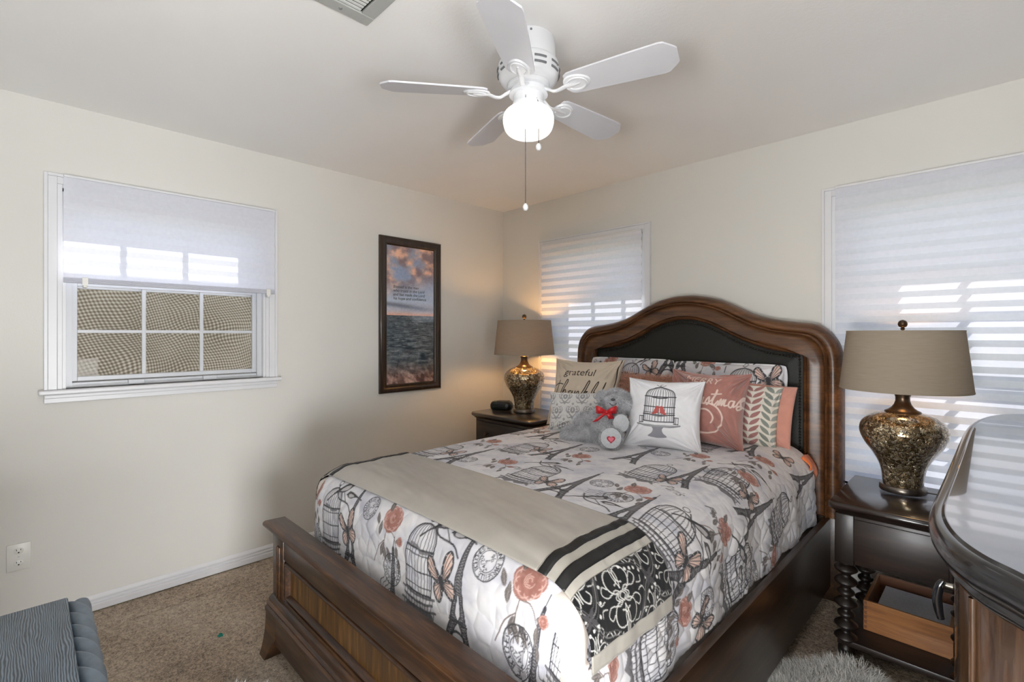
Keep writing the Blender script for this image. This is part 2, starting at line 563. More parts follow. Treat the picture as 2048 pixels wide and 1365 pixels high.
# quilt: printed colour with puffed quilting
def quilt_mat():
    m, nt, b = new_mat('quilt_print')
    setp(b, rough=0.85, sheen=0.1, spec=0.25)
    a = node(nt, 'ShaderNodeAttribute', attribute_name='Col')
    nt.links.new(a.outputs['Color'], b.inputs['Base Color'])
    return m
M['quilt'] = quilt_mat()

# insect screen: dark weave seen against the glare, its two layers beating into a wavy check
def screen_mat():
    m, nt, b = new_mat('insect_screen')
    v = coords(nt)
    nz = node(nt, 'ShaderNodeTexNoise'); nz.inputs['Scale'].default_value = 3.0; nz.inputs['Detail'].default_value = 1
    nt.links.new(v, nz.inputs['Vector'])
    w = node(nt, 'ShaderNodeVectorMath', operation='MULTIPLY_ADD'); w.inputs[1].default_value = (0.14, 0.14, 0.14)
    nt.links.new(nz.outputs['Color'], w.inputs[0]); nt.links.new(v, w.inputs[2])
    sp = node(nt, 'ShaderNodeSeparateXYZ'); nt.links.new(w.outputs[0], sp.inputs[0])
    k = 2 * math.pi / 0.0150
    s1 = math_n(nt, 'SINE', math_n(nt, 'MULTIPLY', math_n(nt, 'ADD', sp.outputs[1], math_n(nt, 'MULTIPLY', sp.outputs[2], 0.35)), k))
    s2 = math_n(nt, 'SINE', math_n(nt, 'MULTIPLY', math_n(nt, 'SUBTRACT', sp.outputs[2], math_n(nt, 'MULTIPLY', sp.outputs[1], 0.25)), k * 0.85))
    s = math_n(nt, 'ADD', math_n(nt, 'MULTIPLY', math_n(nt, 'ADD', s1, s2), 0.25), 0.5)
    tr = node(nt, 'ShaderNodeBsdfTransparent')
    tl = node(nt, 'ShaderNodeBsdfTranslucent')
    f2 = noise(nt, v, 4.0, 2)
    tone = math_n(nt, 'ADD', s, math_n(nt, 'MULTIPLY', math_n(nt, 'SUBTRACT', f2, 0.5), 0.5))
    nt.links.new(ramp(nt, tone, [(0.1, L4((126, 119, 105))), (0.5, L4((158, 151, 137))), (0.9, L4((196, 192, 181)))]), tl.inputs[0])
    nt.links.new(ramp(nt, tone, [(0.2, L4((92, 82, 68))), (0.85, L4((150, 145, 132)))]), b.inputs['Base Color'])
    setp(b, rough=0.8)
    mx0 = node(nt, 'ShaderNodeMixShader'); mx0.inputs[0].default_value = 0.75
    nt.links.new(b.outputs[0], mx0.inputs[1]); nt.links.new(tl.outputs[0], mx0.inputs[2])
    mx = node(nt, 'ShaderNodeMixShader'); mx.inputs[0].default_value = 0.85
    nt.links.new(mx0.outputs[0], mx.inputs[2]); nt.links.new(tr.outputs[0], mx.inputs[1])
    out = [n for n in nt.nodes if n.type == 'OUTPUT_MATERIAL'][0]
    nt.links.new(mx.outputs[0], out.inputs[0])
    return m
M['screen'] = screen_mat()
M['fence'] = wood('fence_boards', (70, 62, 52), (104, 92, 76), (128, 115, 98), 'z', 0.6, 0.8, 0.0)
M['siding'] = plain('house_siding', (206, 202, 192), 0.7)
M['lawn'] = plain('lawn', (92, 104, 62), 0.9, nscale=8, namp=0.2)
M['picglass'] = None
def picglass():
    m = bpy.data.materials.new('picture_glazing')
    m.use_nodes = True
    nt = m.node_tree
    for n in list(nt.nodes):
        if n.type != 'OUTPUT_MATERIAL': nt.nodes.remove(n)
    out = [n for n in nt.nodes if n.type == 'OUTPUT_MATERIAL'][0]
    t = node(nt, 'ShaderNodeBsdfTransparent'); g = node(nt, 'ShaderNodeBsdfGlossy'); g.inputs['Roughness'].default_value = 0.01
    fr = node(nt, 'ShaderNodeFresnel'); fr.inputs['IOR'].default_value = 2.1
    mx = node(nt, 'ShaderNodeMixShader')
    ge = node(nt, 'ShaderNodeNewGeometry')
    nt.links.new(math_n(nt, 'MULTIPLY', fr.outputs[0], math_n(nt, 'SUBTRACT', 1.0, ge.outputs['Backfacing'])), mx.inputs[0]); nt.links.new(t.outputs[0], mx.inputs[1]); nt.links.new(g.outputs[0], mx.inputs[2])
    nt.links.new(mx.outputs[0], out.inputs[0])
    return m
M['picglass'] = picglass()
# ------------------------------------------------------------------ room shell
RX, RY, RZ = 3.62, -3.45, 2.44
WT = 0.15

def struct(o):
    o['kind'] = 'structure'
    return o

def wall_with_holes(name, to, a0, a1, holes, mat, z1=RZ):
    """wall slab: to(a,d,z)->world, d from 0 (room face) to WT (outside)"""
    bm = bmesh.new()
    A = sorted({a0, a1} | {h[0] for h in holes} | {h[1] for h in holes})
    Z = sorted({0.0, z1} | {h[2] for h in holes} | {h[3] for h in holes})
    for i in range(len(A) - 1):
        for j in range(len(Z) - 1):
            am = (A[i] + A[i + 1]) / 2; zm = (Z[j] + Z[j + 1]) / 2
            if any(h[0] < am < h[1] and h[2] < zm < h[3] for h in holes): continue
            p = to(A[i], 0, Z[j]); q = to(A[i + 1], WT, Z[j + 1])
            box(bm, min(p[0], q[0]), max(p[0], q[0]), min(p[1], q[1]), max(p[1], q[1]), Z[j], Z[j + 1])
    bmesh.ops.remove_doubles(bm, verts=bm.verts, dist=1e-5)
    # drop the interior double faces between slab pieces
    seen = {}
    for f in bm.faces:
        k = tuple(sorted(v.index for v in f.verts)) if False else tuple(round(c, 4) for c in f.calc_center_median())
        seen.setdefault(k, []).append(f)
    dead = [f for fs in seen.values() if len(fs) > 1 for f in fs]
    bmesh.ops.delete(bm, geom=dead, context='FACES')
    return struct(build(name, bm, mat, smooth=False))

toL = lambda a, d, z: (-d, a, z)      # left wall, room face x=0, a = y
toB = lambda a, d, z: (a, d, z)       # back wall, room face y=0, a = x
W1 = (-2.888, -1.988, 1.09, 2.04)
W2 = (0.505, 1.396, 0.58, 2.055)
W3 = (2.525, 3.40, 0.58, 2.055)
wall_with_holes('wall_left', toL, RY - WT, 0.0, [W1], M['wall'])
wall_with_holes('wall_back', toB, -WT, RX + WT, [W2, W3], M['wall'])
toR = lambda a, d, z: (RX + d, a, z)
DOORR = (-3.36, -2.46, 0.0, 2.36)  # opening added to admit the fill light from the right
wall_with_holes('wall_right', toR, RY - WT, 0.0, [DOORR], M['wall'])
DOOR = (2.64, 3.50, 0.0, 2.36)  # opening added to admit the fill light from behind the camera
wall_with_holes('wall_front', lambda a, d, z: (a, RY - d, z), 0.0, RX, [DOOR], M['wall'])
bm = bmesh.new(); box(bm, -WT, RX + WT, RY - WT, WT, RZ, RZ + 0.12)
struct(build('ceiling', bm, M['ceiling'], smooth=False))

# carpet: finely divided so the pile has real relief
nx, ny = 520, 500
gx, gy = np.meshgrid(np.linspace(0, RX, nx), np.linspace(RY, 0, ny))
hz = 0.006 * (fbm(gx * 60, gy * 60, 3, 3) - 0.5) + 0.004 * (fbm(gx * 9, gy * 9, 3, 5) - 0.5)
# pile line pressed in alongside the left wall
ln = 0.175 + 0.05 * (gy + 2.0) / -0.75 + 0.006 * (vnoise(gy * 14, gy * 0, 2) - 0.5)
hz = hz - 0.012 * np.exp(-((gx - ln) / 0.006) ** 2)
hz = np.where((gx < 0.02) | (gy > -0.02), -0.002, hz) - 0.004
struct(meshnp('floor', np.stack([gx, gy, hz], -1).reshape(-1, 3), gridquads(nx, ny), M['carpet']))

# unseen doorway added to let the rear fill light in, its casing and hall
bm = bmesh.new()
box(bm, DOOR[0] - 0.06, DOOR[0], RY - WT, RY + 0.018, 0, 2.41, 0.004)
box(bm, DOOR[1], DOOR[1] + 0.06, RY - WT, RY + 0.018, 0, 2.41, 0.004)
box(bm, DOOR[0], DOOR[1], RY - WT, RY + 0.018, 2.36, 2.41, 0.004)
struct(build('added_door_1', bm, M['trim'], smooth=False))
bm = bmesh.new()  # second unseen doorway, added for the fill light on the right
box(bm, RX - .018, RX + WT, DOORR[0] - .06, DOORR[0], 0, 2.41, .004)
box(bm, RX - .018, RX + WT, DOORR[1], DOORR[1] + .06, 0, 2.41, .004)
box(bm, RX - .018, RX + WT, DOORR[0], DOORR[1], 2.36, 2.41, .004)
struct(build('added_door_2', bm, M['trim'], smooth=False))
bm = bmesh.new(); box(bm, RX + WT, 6.0, -4.4, -1.4, -0.1, -0.004)  # made-up side room that houses the right fill light
struct(build('floor_added_room', bm, M['carpet'], smooth=False))
bm = bmesh.new(); box(bm, RX + WT, 6.0, -4.4, -1.4, RZ, RZ + .1)
struct(build('ceiling_added_room', bm, M['ceiling'], smooth=False))
bm = bmesh.new(); box(bm, 6.0, 6.1, -4.4, -1.4, 0, RZ); box(bm, RX + WT, 6.0, -4.5, -4.4, 0, RZ); box(bm, RX + WT, 6.0, -1.4, -1.3, 0, RZ)
struct(build('wall_added_room', bm, M['wall'], smooth=False))
bm = bmesh.new(); box(bm, 1.7, 3.75, -5.6, RY - WT, -0.1, -0.004)  # made-up hall that houses the rear fill light
struct(build('floor_added_hall', bm, M['carpet'], smooth=False))
bm = bmesh.new(); box(bm, 1.7, 3.75, -5.6, RY - WT, RZ, RZ + 0.1)
struct(build('ceiling_added_hall', bm, M['ceiling'], smooth=False))
bm = bmesh.new(); box(bm, 1.6, 3.85, -5.7, -5.6, 0, RZ)
box(bm, 1.6, 1.7, -5.6, RY - WT, 0, RZ); box(bm, 3.75, 3.85, -5.6, -4.5, 0, RZ)
struct(build('wall_added_hall', bm, M['wall'], smooth=False))

# baseboards with two ridges
BP = [(0, 0), (0.014, 0), (0.016, 0.028), (0.009, 0.033), (0.013, 0.037), (0.013, 0.044), (0.006, 0.049), (0.010, 0.053), (0.010, 0.060), (0.003, 0.072), (0, 0.074)]
bm = bmesh.new(); bar(bm, BP, (0.0005, -0.002, 0), (0.0005, RY + 0.002, 0), (1, 0, 0), (0, 0, 1))
struct(build('baseboard_left', bm, M['trim'], smooth=False))
bm = bmesh.new(); bar(bm, BP, (0.016, -0.0005, 0), (RX - 0.016, -0.0005, 0), (0, -1, 0), (0, 0, 1))
struct(build('baseboard_back', bm, M['trim'], smooth=False))
bm = bmesh.new(); bar(bm, BP, (RX - 0.0005, -0.002, 0), (RX - 0.0005, DOORR[1] + .06, 0), (-1, 0, 0), (0, 0, 1))
struct(build('baseboard_right', bm, M['trim'], smooth=False))

# ------------------------------------------------------------------ windows
def mbox(bm, to, a0, a1, d0, d1, z0, z1, bev=0.0):
    p = to(a0, d0, z0); q = to(a1, d1, z1)
    box(bm, min(p[0], q[0]), max(p[0], q[0]), min(p[1], q[1]), max(p[1], q[1]), min(z0, z1), max(z0, z1), bev)

def window(n, to, W, sill=True, screen=False, rows=2, casing_w=0.075, zmid=None):
    a0, a1, z0, z1 = W
    am = (a0 + a1) / 2
    root = bpy.data.objects.new('window_%d' % n, None); C.objects.link(root)
    loc = to(am, 0, z0); root.location = loc; ORG[root.name] = np.array(loc, float)
    root['kind'] = 'structure'
    # casing: stepped flat boards with ridges
    bm = bmesh.new()
    for s in (0, 1):
        for (w0, w1, th) in ((0.0, 0.018, 0.012), (0.018, 0.05, 0.017), (0.05, casing_w, 0.022)):
            if s == 0: mbox(bm, to, a0 - w1, a0 - w0, -th, 0.001, z0 - 0.0, z1 + w1, 0.002)
            else: mbox(bm, to, a1 + w0, a1 + w1, -th, 0.001, z0 - 0.0, z1 + w1, 0.002)
    for (w0, w1, th) in ((0.0, 0.018, 0.012), (0.018, 0.05, 0.017), (0.05, casing_w, 0.022)):
        mbox(bm, to, a0 - w0, a1 + w0, -th, 0.001, z1 + w0, z1 + w1, 0.002)
    # jamb liner through the wall
    mbox(bm, to, a0, a0 + 0.012, 0.0, WT, z0, z1); mbox(bm, to, a1 - 0.012, a1, 0.0, WT, z0, z1)
    mbox(bm, to, a0, a1, 0.0, WT, z1 - 0.012, z1)
    build('casing', bm, M['trim'], root, smooth=False)
    bm = bmesh.new()
    mbox(bm, to, a0 - casing_w - 0.018, a1 + casing_w + 0.018, -0.045, 0.001, z0 - 0.022, z0, 0.006)
    mbox(bm, to, a0, a1, 0.0, WT + 0.02, z0 - 0.022, z0)
    mbox(bm, to, a0 - casing_w, a1 + casing_w, -0.018, 0.001, z0 - 0.062, z0 - 0.022, 0.003)
    mbox(bm, to, a0 - casing_w, a1 + casing_w, -0.026, 0.001, z0 - 0.04, z0 - 0.022, 0.004)
    build('sill', bm, M['trim'], root, smooth=False)
    # outer frame and two sashes
    zm = zmid or (z0 + z1) / 2
    bm = bmesh.new()
    e = 0.012
    for (p, q) in ((a0 + e, a0 + e + 0.022), (a1 - e - 0.022, a1 - e)):
        mbox(bm, to, p, q, 0.05, 0.115, z0, z1 - e, 0.002)
    mbox(bm, to, a0 + e, a1 - e, 0.05, 0.115, z0, z0 + 0.024, 0.002)
    mbox(bm, to, a0 + e, a1 - e, 0.05, 0.115, z1 - e - 0.022, z1 - e, 0.002)
    # inner stops
    mbox(bm, to, a0 + .002, a0 + .036, .034, .05, z0, z1 - .013); mbox(bm, to, a1 - .036, a1 - .002, .034, .05, z0, z1 - .013)
    mbox(bm, to, a0 + .036, a1 - .036, .036, .05, z0, z0 + .012)
    build('window_frame', bm, M['sash'], root, smooth=False)
    A0, A1 = a0 + e + 0.022, a1 - e - 0.022
    for nm, y0, y1, dz in (('lower_sash', z0 + 0.03, zm + 0.016, 0.055), ('upper_sash', zm - 0.016, z1 - e - 0.022, 0.085)):
        bm = bmesh.new()
        t = 0.022
        mbox(bm, to, A0, A0 + t, dz, dz + 0.022, y0, y1, 0.002); mbox(bm, to, A1 - t, A1, dz, dz + 0.022, y0, y1, 0.002)
        mbox(bm, to, A0 + t, A1 - t, dz, dz + 0.022, y0, y0 + t, 0.002); mbox(bm, to, A0 + t, A1 - t, dz, dz + 0.022, y1 - t, y1, 0.002)
        s = build(nm, bm, M['sash'], root, smooth=False)
        bm = bmesh.new()
        for k in (1, 2):
            a = A0 + t + (A1 - A0 - 2 * t) * k / 3
            mbox(bm, to, a - 0.009, a + 0.009, dz + 0.004, dz + 0.018, y0 + t, y1 - t, 0.002)
        for k in range(1, rows):
            z = y0 + (y1 - y0) * k / rows
            mbox(bm, to, A0 + t, A1 - t, dz + 0.005, dz + 0.017, z - 0.008, z + 0.008, 0.002)
        build('muntins', bm, M['sash'], s, smooth=False)
        bm = bmesh.new()
        mbox(bm, to, A0 + t, A1 - t, dz + 0.010, dz + 0.012, y0 + t, y1 - t)
        build('pane', bm, M['glass'], s, smooth=False)
    if screen:
        bm = bmesh.new()
        mbox(bm, to, A0 + 0.002, A1 - 0.002, 0.119, 0.1205, z0 + 0.03, zm + 0.01)
        build('insect_screen', bm, M['screen'], root, smooth=False)
        for k in (0.30, 0.70):
            bm = bmesh.new(); a = A0 + (A1 - A0) * k
            mbox(bm, to, a - 0.034, a + 0.034, 0.028, 0.05, z0 + 0.001, z0 + 0.026, 0.003)
            build('latch', bm, M['sash'], root, smooth=False)
    return root

window(1, toL, W1, screen=True, zmid=1.592, casing_w=0.064)
window(2, toB, W2, casing_w=0.062, rows=2)
window(3, toB, W3, casing_w=0.062, rows=2)

# pleated paper shades
def shade(to, a0, a1, zt, zb, label, pitch=0.058, amp=0.0075, stack=False, d0=-0.036):
    loc = to((a0 + a1) / 2, d0, zt)
    root = thing('pleated_shade', loc, label, 'window shade', 'pleated paper shades on the windows')
    bm = bmesh.new()
    n = int(round((zt - zb) / (pitch / 2)))
    prev = None
    zs = np.linspace(zt, zb, n + 1)
    for i, z in enumerate(zs):
        d = d0 + (amp if i % 2 else -amp)
        ra = [bm.verts.new(to(a, d, z)) for a in (a0, a1)]
        if prev: bm.faces.new((prev[0], prev[1], ra[1], ra[0]))
        prev = ra
    build('pleats', bm, M['shade_paper'], root, smooth=False)
    bm = bmesh.new()
    mbox(bm, to, a0, a1, d0 - 0.012, d0 + 0.012, zt - 0.002, zt + 0.010, 0.003)
    build('head_strip', bm, M['trim'], root, smooth=False)
    if stack:
        bm = bmesh.new()
        for k in range(7):
            mbox(bm, to, a0, a1, d0 - 0.017 + (k % 2) * 0.002, d0 + 0.017, zb - 0.004 - k * 0.0034, zb - 0.0015 - k * 0.0034)
        build('folded_pleats', bm, M['shade_paper'], root, smooth=False)
        for a in (a0 + 0.075, a1 - 0.04):
            bm = bmesh.new()
            mbox(bm, to, a - 0.011, a + 0.011, d0 - 0.022, d0 - 0.018, zb - 0.036, zb + 0.002, 0.001)
            mbox(bm, to, a - 0.008, a + 0.008, d0 - 0.024, d0 + 0.016, zb - 0.046, zb - 0.034, 0.003)
            build('clip', bm, M['nickel'] if False else M['outlet'], root, smooth=False)
    return root
shade(toL, -2.885, -1.948, 2.09, 1.618, 'white pleated paper shade raised halfway and clipped, above the uncovered lower sash', amp=0.004, stack=True)
shade(toB, 0.492, 1.405, 2.062, 0.60, 'white pleated paper shade on the window between corner lamp and headboard')
shade(toB, 2.528, 3.44, 2.105, 0.60, 'white pleated paper shade striped with sun behind the larger lamp and glossy dresser')

# ------------------------------------------------------------------ outside
bm = bmesh.new(); box(bm, -14, 14, -14, 14, -0.5, -0.3)
struct(build('ground', bm, M['lawn'], smooth=False))
EZ = 2.446
bm = bmesh.new()
box(bm, -0.43, -WT, -4.2, 0.43, EZ, EZ + 0.06)
box(bm, -0.45, -0.43, -4.2, 0.45, EZ, EZ + 0.16)
box(bm, -WT, 4.6, WT, 0.43, EZ, EZ + 0.06)
box(bm, -0.45, 4.6, 0.43, 0.45, EZ, EZ + 0.16)
struct(build('roof_eave', bm, M['siding'], smooth=False))
fr = thing('garden_fence', (-2.6, -2.5, -0.3), 'weathered board fence seen dimly through the screened lower sash', 'fence')
bm = bmesh.new()
for k in range(30):
    y = -5.5 + k * 0.2
    box(bm, -2.62, -2.6 - .008 * (k % 2), y - 0.004, y + 0.204, -0.3, 1.95 + 0.01 * math.sin(k * 2.3), 0.003)
build('fence_boards', bm, M['fence'], fr, smooth=False)
bm = bmesh.new()
for z in (0.1, 1.6): box(bm, -2.66, -2.62, -5.5, 0.5, z, z + 0.09)
build('fence_rail', bm, M['fence'], fr, smooth=False)

# ------------------------------------------------------------------ ceiling vent
vr = thing('ceiling_vent', (1.735, -2.325, RZ), 'grey louvred air vent set in the ceiling', 'air vent')
x0, y1 = 1.567, -2.159; S = 0.335
bm = bmesh.new()
w = 0.048
zt = RZ - 0.001
for (p, q, r, s) in ((x0, x0 + w, y1 - S, y1), (x0 + S - w, x0 + S, y1 - S, y1), (x0 + w, x0 + S - w, y1 - w, y1), (x0 + w, x0 + S - w, y1 - S, y1 - S + w)):
    box(bm, p, q, r, s, zt - 0.009, zt, 0.003)
build('vent_frame', bm, M['vent'], vr, smooth=False)
bm = bmesh.new(); box(bm, x0 + w, x0 + S - w, y1 - S + w, y1 - w, zt - 0.0015, zt)
build('duct_opening', bm, M['dark_slot'], vr, smooth=False)
for k in range(5):
    bm = bmesh.new(); x = x0 + w + 0.006 + k * 0.0165
    box(bm, x, x + 0.011, y1 - S + w + 0.002, y1 - w - 0.008, zt - 0.007, zt - 0.005)
    build('slat', bm, M['vent_light'], vr, smooth=False)
bm = bmesh.new(); box(bm, x0 + w + 0.088, x0 + w + 0.104, y1 - S + w, y1 - w, zt - 0.008, zt - 0.002)
build('divider', bm, M['vent'], vr, smooth=False)
for k in range(13):
    bm = bmesh.new(); y = y1 - w - 0.012 - k * 0.0165
    box(bm, x0 + w + 0.106, x0 + S - w - 0.004, y - 0.010, y, zt - 0.007, zt - 0.005)
    build('slat', bm, M['vent_light'], vr, smooth=False)
bm = bmesh.new(); lathe(bm, [(0.006, 0), (0.005, -0.003), (0.0, -0.004)], (x0 + 0.024, y1 - 0.11, zt - 0.009), 10)
build('screw', bm, M['slot'], vr)

# ------------------------------------------------------------------ wall outlet
ot = thing('wall_outlet', (0.0, -3.033, 0.343), 'white double wall outlet low on the left wall', 'outlet')
bm = bmesh.new(); box(bm, 0.0002, 0.006, -3.072, -2.993, 0.284, 0.404, 0.0025)
build('cover_plate', bm, M['outlet'], ot, smooth=True, angle=40)
for z in (0.372, 0.317):
    bm = bmesh.new()
    rings = lathe(bm, [(0.0165, 0), (0.0165, 0.003), (0.015, 0.0036)], (0.006, -3.033, z), 20, Matrix(((0, 0, 1), (1, 0, 0), (0, 1, 0))), 1.0, 0.84)
    soc = build('socket', bm, M['outlet'], ot)
    bm = bmesh.new()
    box(bm, 0.0094, 0.0099, -3.033 - 0.008, -3.033 - 0.0058, z + 0.001, z + 0.0085)
    box(bm, 0.0094, 0.0099, -3.033 + 0.0058, -3.033 + 0.008, z + 0.002, z + 0.0085)
    lathe(bm, [(0.0030, 0), (0.0030, 0.0006)], (0.0094, -3.033, z - 0.0068), 10, Matrix(((0, 0, 1), (1, 0, 0), (0, 1, 0))))
    build('slots', bm, M['dark_slot'], soc, smooth=False)
bm = bmesh.new(); lathe(bm, [(0.0035, 0), (0.0028, 0.001), (0, 0.0012)], (0.006, -3.033, 0.3445), 10, Matrix(((0, 0, 1), (1, 0, 0), (0, 1, 0))))
build('screw', bm, M['sash'], ot)
# ------------------------------------------------------------------ bed
BX = 1.74
bed = thing('bed', (BX, -1.2, 0.0), 'dark walnut bed with arched black leather headboard and panelled footboard', 'bed')

def interp(tab, t):
    a = np.array(tab); return np.interp(t, a[:, 0], a[:, 1])

# outline curves of the headboard (half, mirrored)
def outline(tab_top, side_x, z_low, n_side=10):
    P = smooth_prof(tab_top, 60)
    right = [(x, z) for x, z in P] + [(side_x, z) for z in np.linspace(P[-1][1], z_low, n_side)[1:]]
    left = [(-x, z) for x, z in right[::-1]]
    return left[:-1] + right

def resample(P, n):
    P = np.array(P); d = np.r_[0, np.cumsum(np.linalg.norm(np.diff(P, axis=0), axis=1))]
    t = np.linspace(0, d[-1], n)
    return np.stack([np.interp(t, d, P[:, 0]), np.interp(t, d, P[:, 1])], -1)

out_tab = [(0, 1.592), (0.06, 1.59), (0.13, 1.578), (0.19, 1.563), (0.25, 1.540), (0.31, 1.51), (0.40, 1.466), (0.51, 1.434), (0.62, 1.416), (0.69, 1.407), (0.745, 1.386), (0.80, 1.326), (0.824, 1.26), (0.832, 1.17)]
rid_tab = [(0, 1.543), (0.06, 1.541), (0.13, 1.528), (0.19, 1.512), (0.25, 1.488), (0.31, 1.457), (0.40, 1.412), (0.50, 1.377), (0.60, 1.361), (0.66, 1.355), (0.71, 1.338), (0.75, 1.295), (0.768, 1.24), (0.772, 1.17)]
inn_tab = [(0, 1.44), (0.06, 1.436), (0.13, 1.418), (0.19, 1.394), (0.25, 1.363), (0.31, 1.332), (0.38, 1.302), (0.48, 1.268), (0.58, 1.253), (0.63, 1.249), (0.652, 1.247)]
ZLOW = 0.42
def paired(tab, side, nt=80, ns=40):
    """half curve sampled so that curves pair up by their x-progress"""
    P = np.array(smooth_prof(tab, 120))
    d = np.r_[0, np.cumsum(np.linalg.norm(np.diff(P, axis=0), axis=1))]
    t = np.linspace(0, d[-1], nt)
    top = np.stack([np.interp(t, d, P[:, 0]), np.interp(t, d, P[:, 1])], -1)
    zz = np.linspace(top[-1, 1], ZLOW, ns + 1)[1:]
    s = np.stack([np.full(ns, side), zz], -1)
    r = np.vstack([top, s])
    l = r[::-1].copy(); l[:, 0] *= -1
    return np.vstack([l[:-1], r])
PO = paired(out_tab, 0.832); PR = paired(rid_tab, 0.772); PI = paired(inn_tab, 0.655)
def mixc(f):
    # f: 0 outer, 0.38 ridge, 1 inner
    k = 0.38
    if f <= k: return PO + (PR - PO) * (f / k)
    return PR + (PI - PR) * ((f - k) / (1 - k))
# depth profile across the frame width, front is -y
prof = [(0.0, -0.045), (0.0, -0.085), (0.03, -0.105), (0.10, -0.122), (0.18, -0.132), (0.27, -0.134), (0.33, -0.130), (0.355, -0.124), (0.37, -0.128), (0.385, -0.139), (0.41, -0.143), (0.435, -0.138), (0.45, -0.122), (0.50, -0.113), (0.58, -0.113), (0.68, -0.117), (0.80, -0.122), (0.86, -0.122), (0.885, -0.114), (0.90, -0.122), (0.93, -0.127), (0.96, -0.122), (0.98, -0.112), (1.0, -0.10), (1.0, -0.045)]
V = []
for f, y in prof:
    c = mixc(f)
    V.append(np.stack([c[:, 0] + BX, np.full(len(c), y), c[:, 1]], -1))
npts = len(PO)
V = np.concatenate(V)
Q = gridquads(npts, len(prof))
# close the back
nb = len(prof) - 1
back = np.stack([np.arange(npts - 1), np.arange(1, npts), nb * npts + np.arange(1, npts), nb * npts + np.arange(npts - 1)], -1)[:, ::-1]
hb = meshnp('headboard_frame', V, np.vstack([Q, back]), M['bed_head'], bed, smooth=True, angle=60)
# leather panel, softly crowned
rows = 26
V = []
for j in range(rows):
    s = j / (rows - 1)
    c = PI.copy()
    cx, cz = 0.0, 0.75
    c = c * (1 - s) + np.array([cx, cz]) * s
    y = -0.097 - 0.020 * (1 - (1 - min(1, s * 4)) ** 2)
    V.append(np.stack([c[:, 0] + BX, np.full(npts, y), c[:, 1]], -1))
lp = meshnp('leather_panel', np.concatenate(V), gridquads(npts, rows), M['leather'], bed, smooth=True)
bm = bmesh.new()
PN = resample(PI * np.array([0.983, 1]) - np.array([0, 0.016]), 190)
for x, z in PN:
    if z < 0.62: continue
    lathe(bm, [(0.0058, 0), (0.0045, 0.003), (0.002, 0.0045), (0.0, 0.0047)], (x + BX, -0.112, z), 8, Matrix(((1, 0, 0), (0, 0, -1), (0, 1, 0))), cap=False)
build('nailhead_trim', bm, M['nail'], lp)
# headboard legs and lower board
bm = bmesh.new()
box(bm, BX - 0.832, BX - 0.69, -0.125, -0.045, 0.0, ZLOW + 0.002, 0.004)
box(bm, BX + 0.69, BX + 0.832, -0.125, -0.045, 0.0, ZLOW + 0.002, 0.004)
box(bm, BX - 0.69, BX + 0.69, -0.11, -0.05, 0.2, ZLOW + 0.03)
build('headboard_base', bm, M['bed_y'], bed, smooth=True, angle=40)

# side rails
for s in (-1, 1):
    bm = bmesh.new()
    x = BX + s * 0.755
    box(bm, min(x, x + s * 0.03), max(x, x + s * 0.03), -2.2, -0.125, 0.07, 0.42, 0.004)
    build('side_rail', bm, M['bed_y'], bed, smooth=True, angle=40)

# footboard: y outer about -2.275, top cap 0.55
FX0, FX1 = BX - 0.79, BX + 0.79
def rail(bm, x0, x1, z0, z1, y0, y1, bev=0.004): box(bm, x0, x1, y0, y1, z0, z1, bev)
# cap with rolled front edge
bm = bmesh.new()
capp = [(0.0, 0.0), (0.008, -0.016), (0.030, -0.026), (0.055, -0.026), (0.062, -0.020), (0.066, -0.012), (0.063, -0.003), (0.055, 0.0)]
# u: outward from inner face, v: up ; build as profile along x, mitred at ends
pr = [(-0.075, -0.012), (-0.07, 0.0), (0.010, 0.003), (0.018, 0.0), (0.022, -0.008), (0.020, -0.016), (0.010, -0.024), (-0.002, -0.036), (-0.012, -0.046), (-0.075, -0.046)]
bar(bm, pr, (FX0 - 0.03, -2.275, 0.552), (FX1 + 0.03, -2.275, 0.552), (0, -1, 0), (0, 0, 1))
build('footboard_cap', bm, M['bed'], bed, smooth=True, angle=50)
bm = bmesh.new()
rail(bm, FX0, FX0 + 0.115, 0.0 + 0.19, 0.51, -2.265, -2.205)      # stiles
rail(bm, FX1 - 0.115, FX1, 0.19, 0.51, -2.265, -2.205)
rail(bm, FX0 + 0.1, FX1 - 0.1, 0.425, 0.51, -2.262, -2.208)       # top rail
rail(bm, FX0 + 0.1, FX1 - 0.1, 0.19, 0.262, -2.262, -2.208)       # lower rail
rail(bm, FX0 + 0.1, FX1 - 0.1, 0.25, 0.435, -2.236, -2.212)       # back of the recess
build('footboard_frame', bm, M['bed'], bed, smooth=True, angle=40)
bm = bmesh.new()
px0, px1, pz0, pz1 = FX0 + 0.125, FX1 - 0.125, 0.268, 0.42
# raised moulding round the panel
mp = [(0.0, 0.0), (0.0, 0.018), (0.006, 0.026), (0.012, 0.026), (0.018, 0.016), (0.022, 0.0)]
ym = -2.238
pathc = [((px0, ym, pz0), (1, 0, 1)), ((px1, ym, pz0), (-1, 0, 1)), ((px1, ym, pz1), (-1, 0, -1)), ((px0, ym, pz1), (1, 0, -1))]
extrude_profile(bm, mp, [(o, a, (0, -1, 0)) for o, a in pathc], closed=True)
# fluted edge beside the stiles
for xx in (FX0 + 0.055, FX0 + 0.075, FX1 - 0.079, FX1 - 0.059):
    box(bm, xx, xx + 0.010, -2.272, -2.262, 0.25, 0.47, 0.004)
build('panel_moulding', bm, M['bed'], bed, smooth=True, angle=50)
bm = bmesh.new(); box(bm, px0 + 0.02, px1 - 0.02, -2.246, -2.236, pz0 + 0.02, pz1 - 0.02, 0.002)
build('footboard_panel', bm, M['bed_panel'], bed, smooth=False)
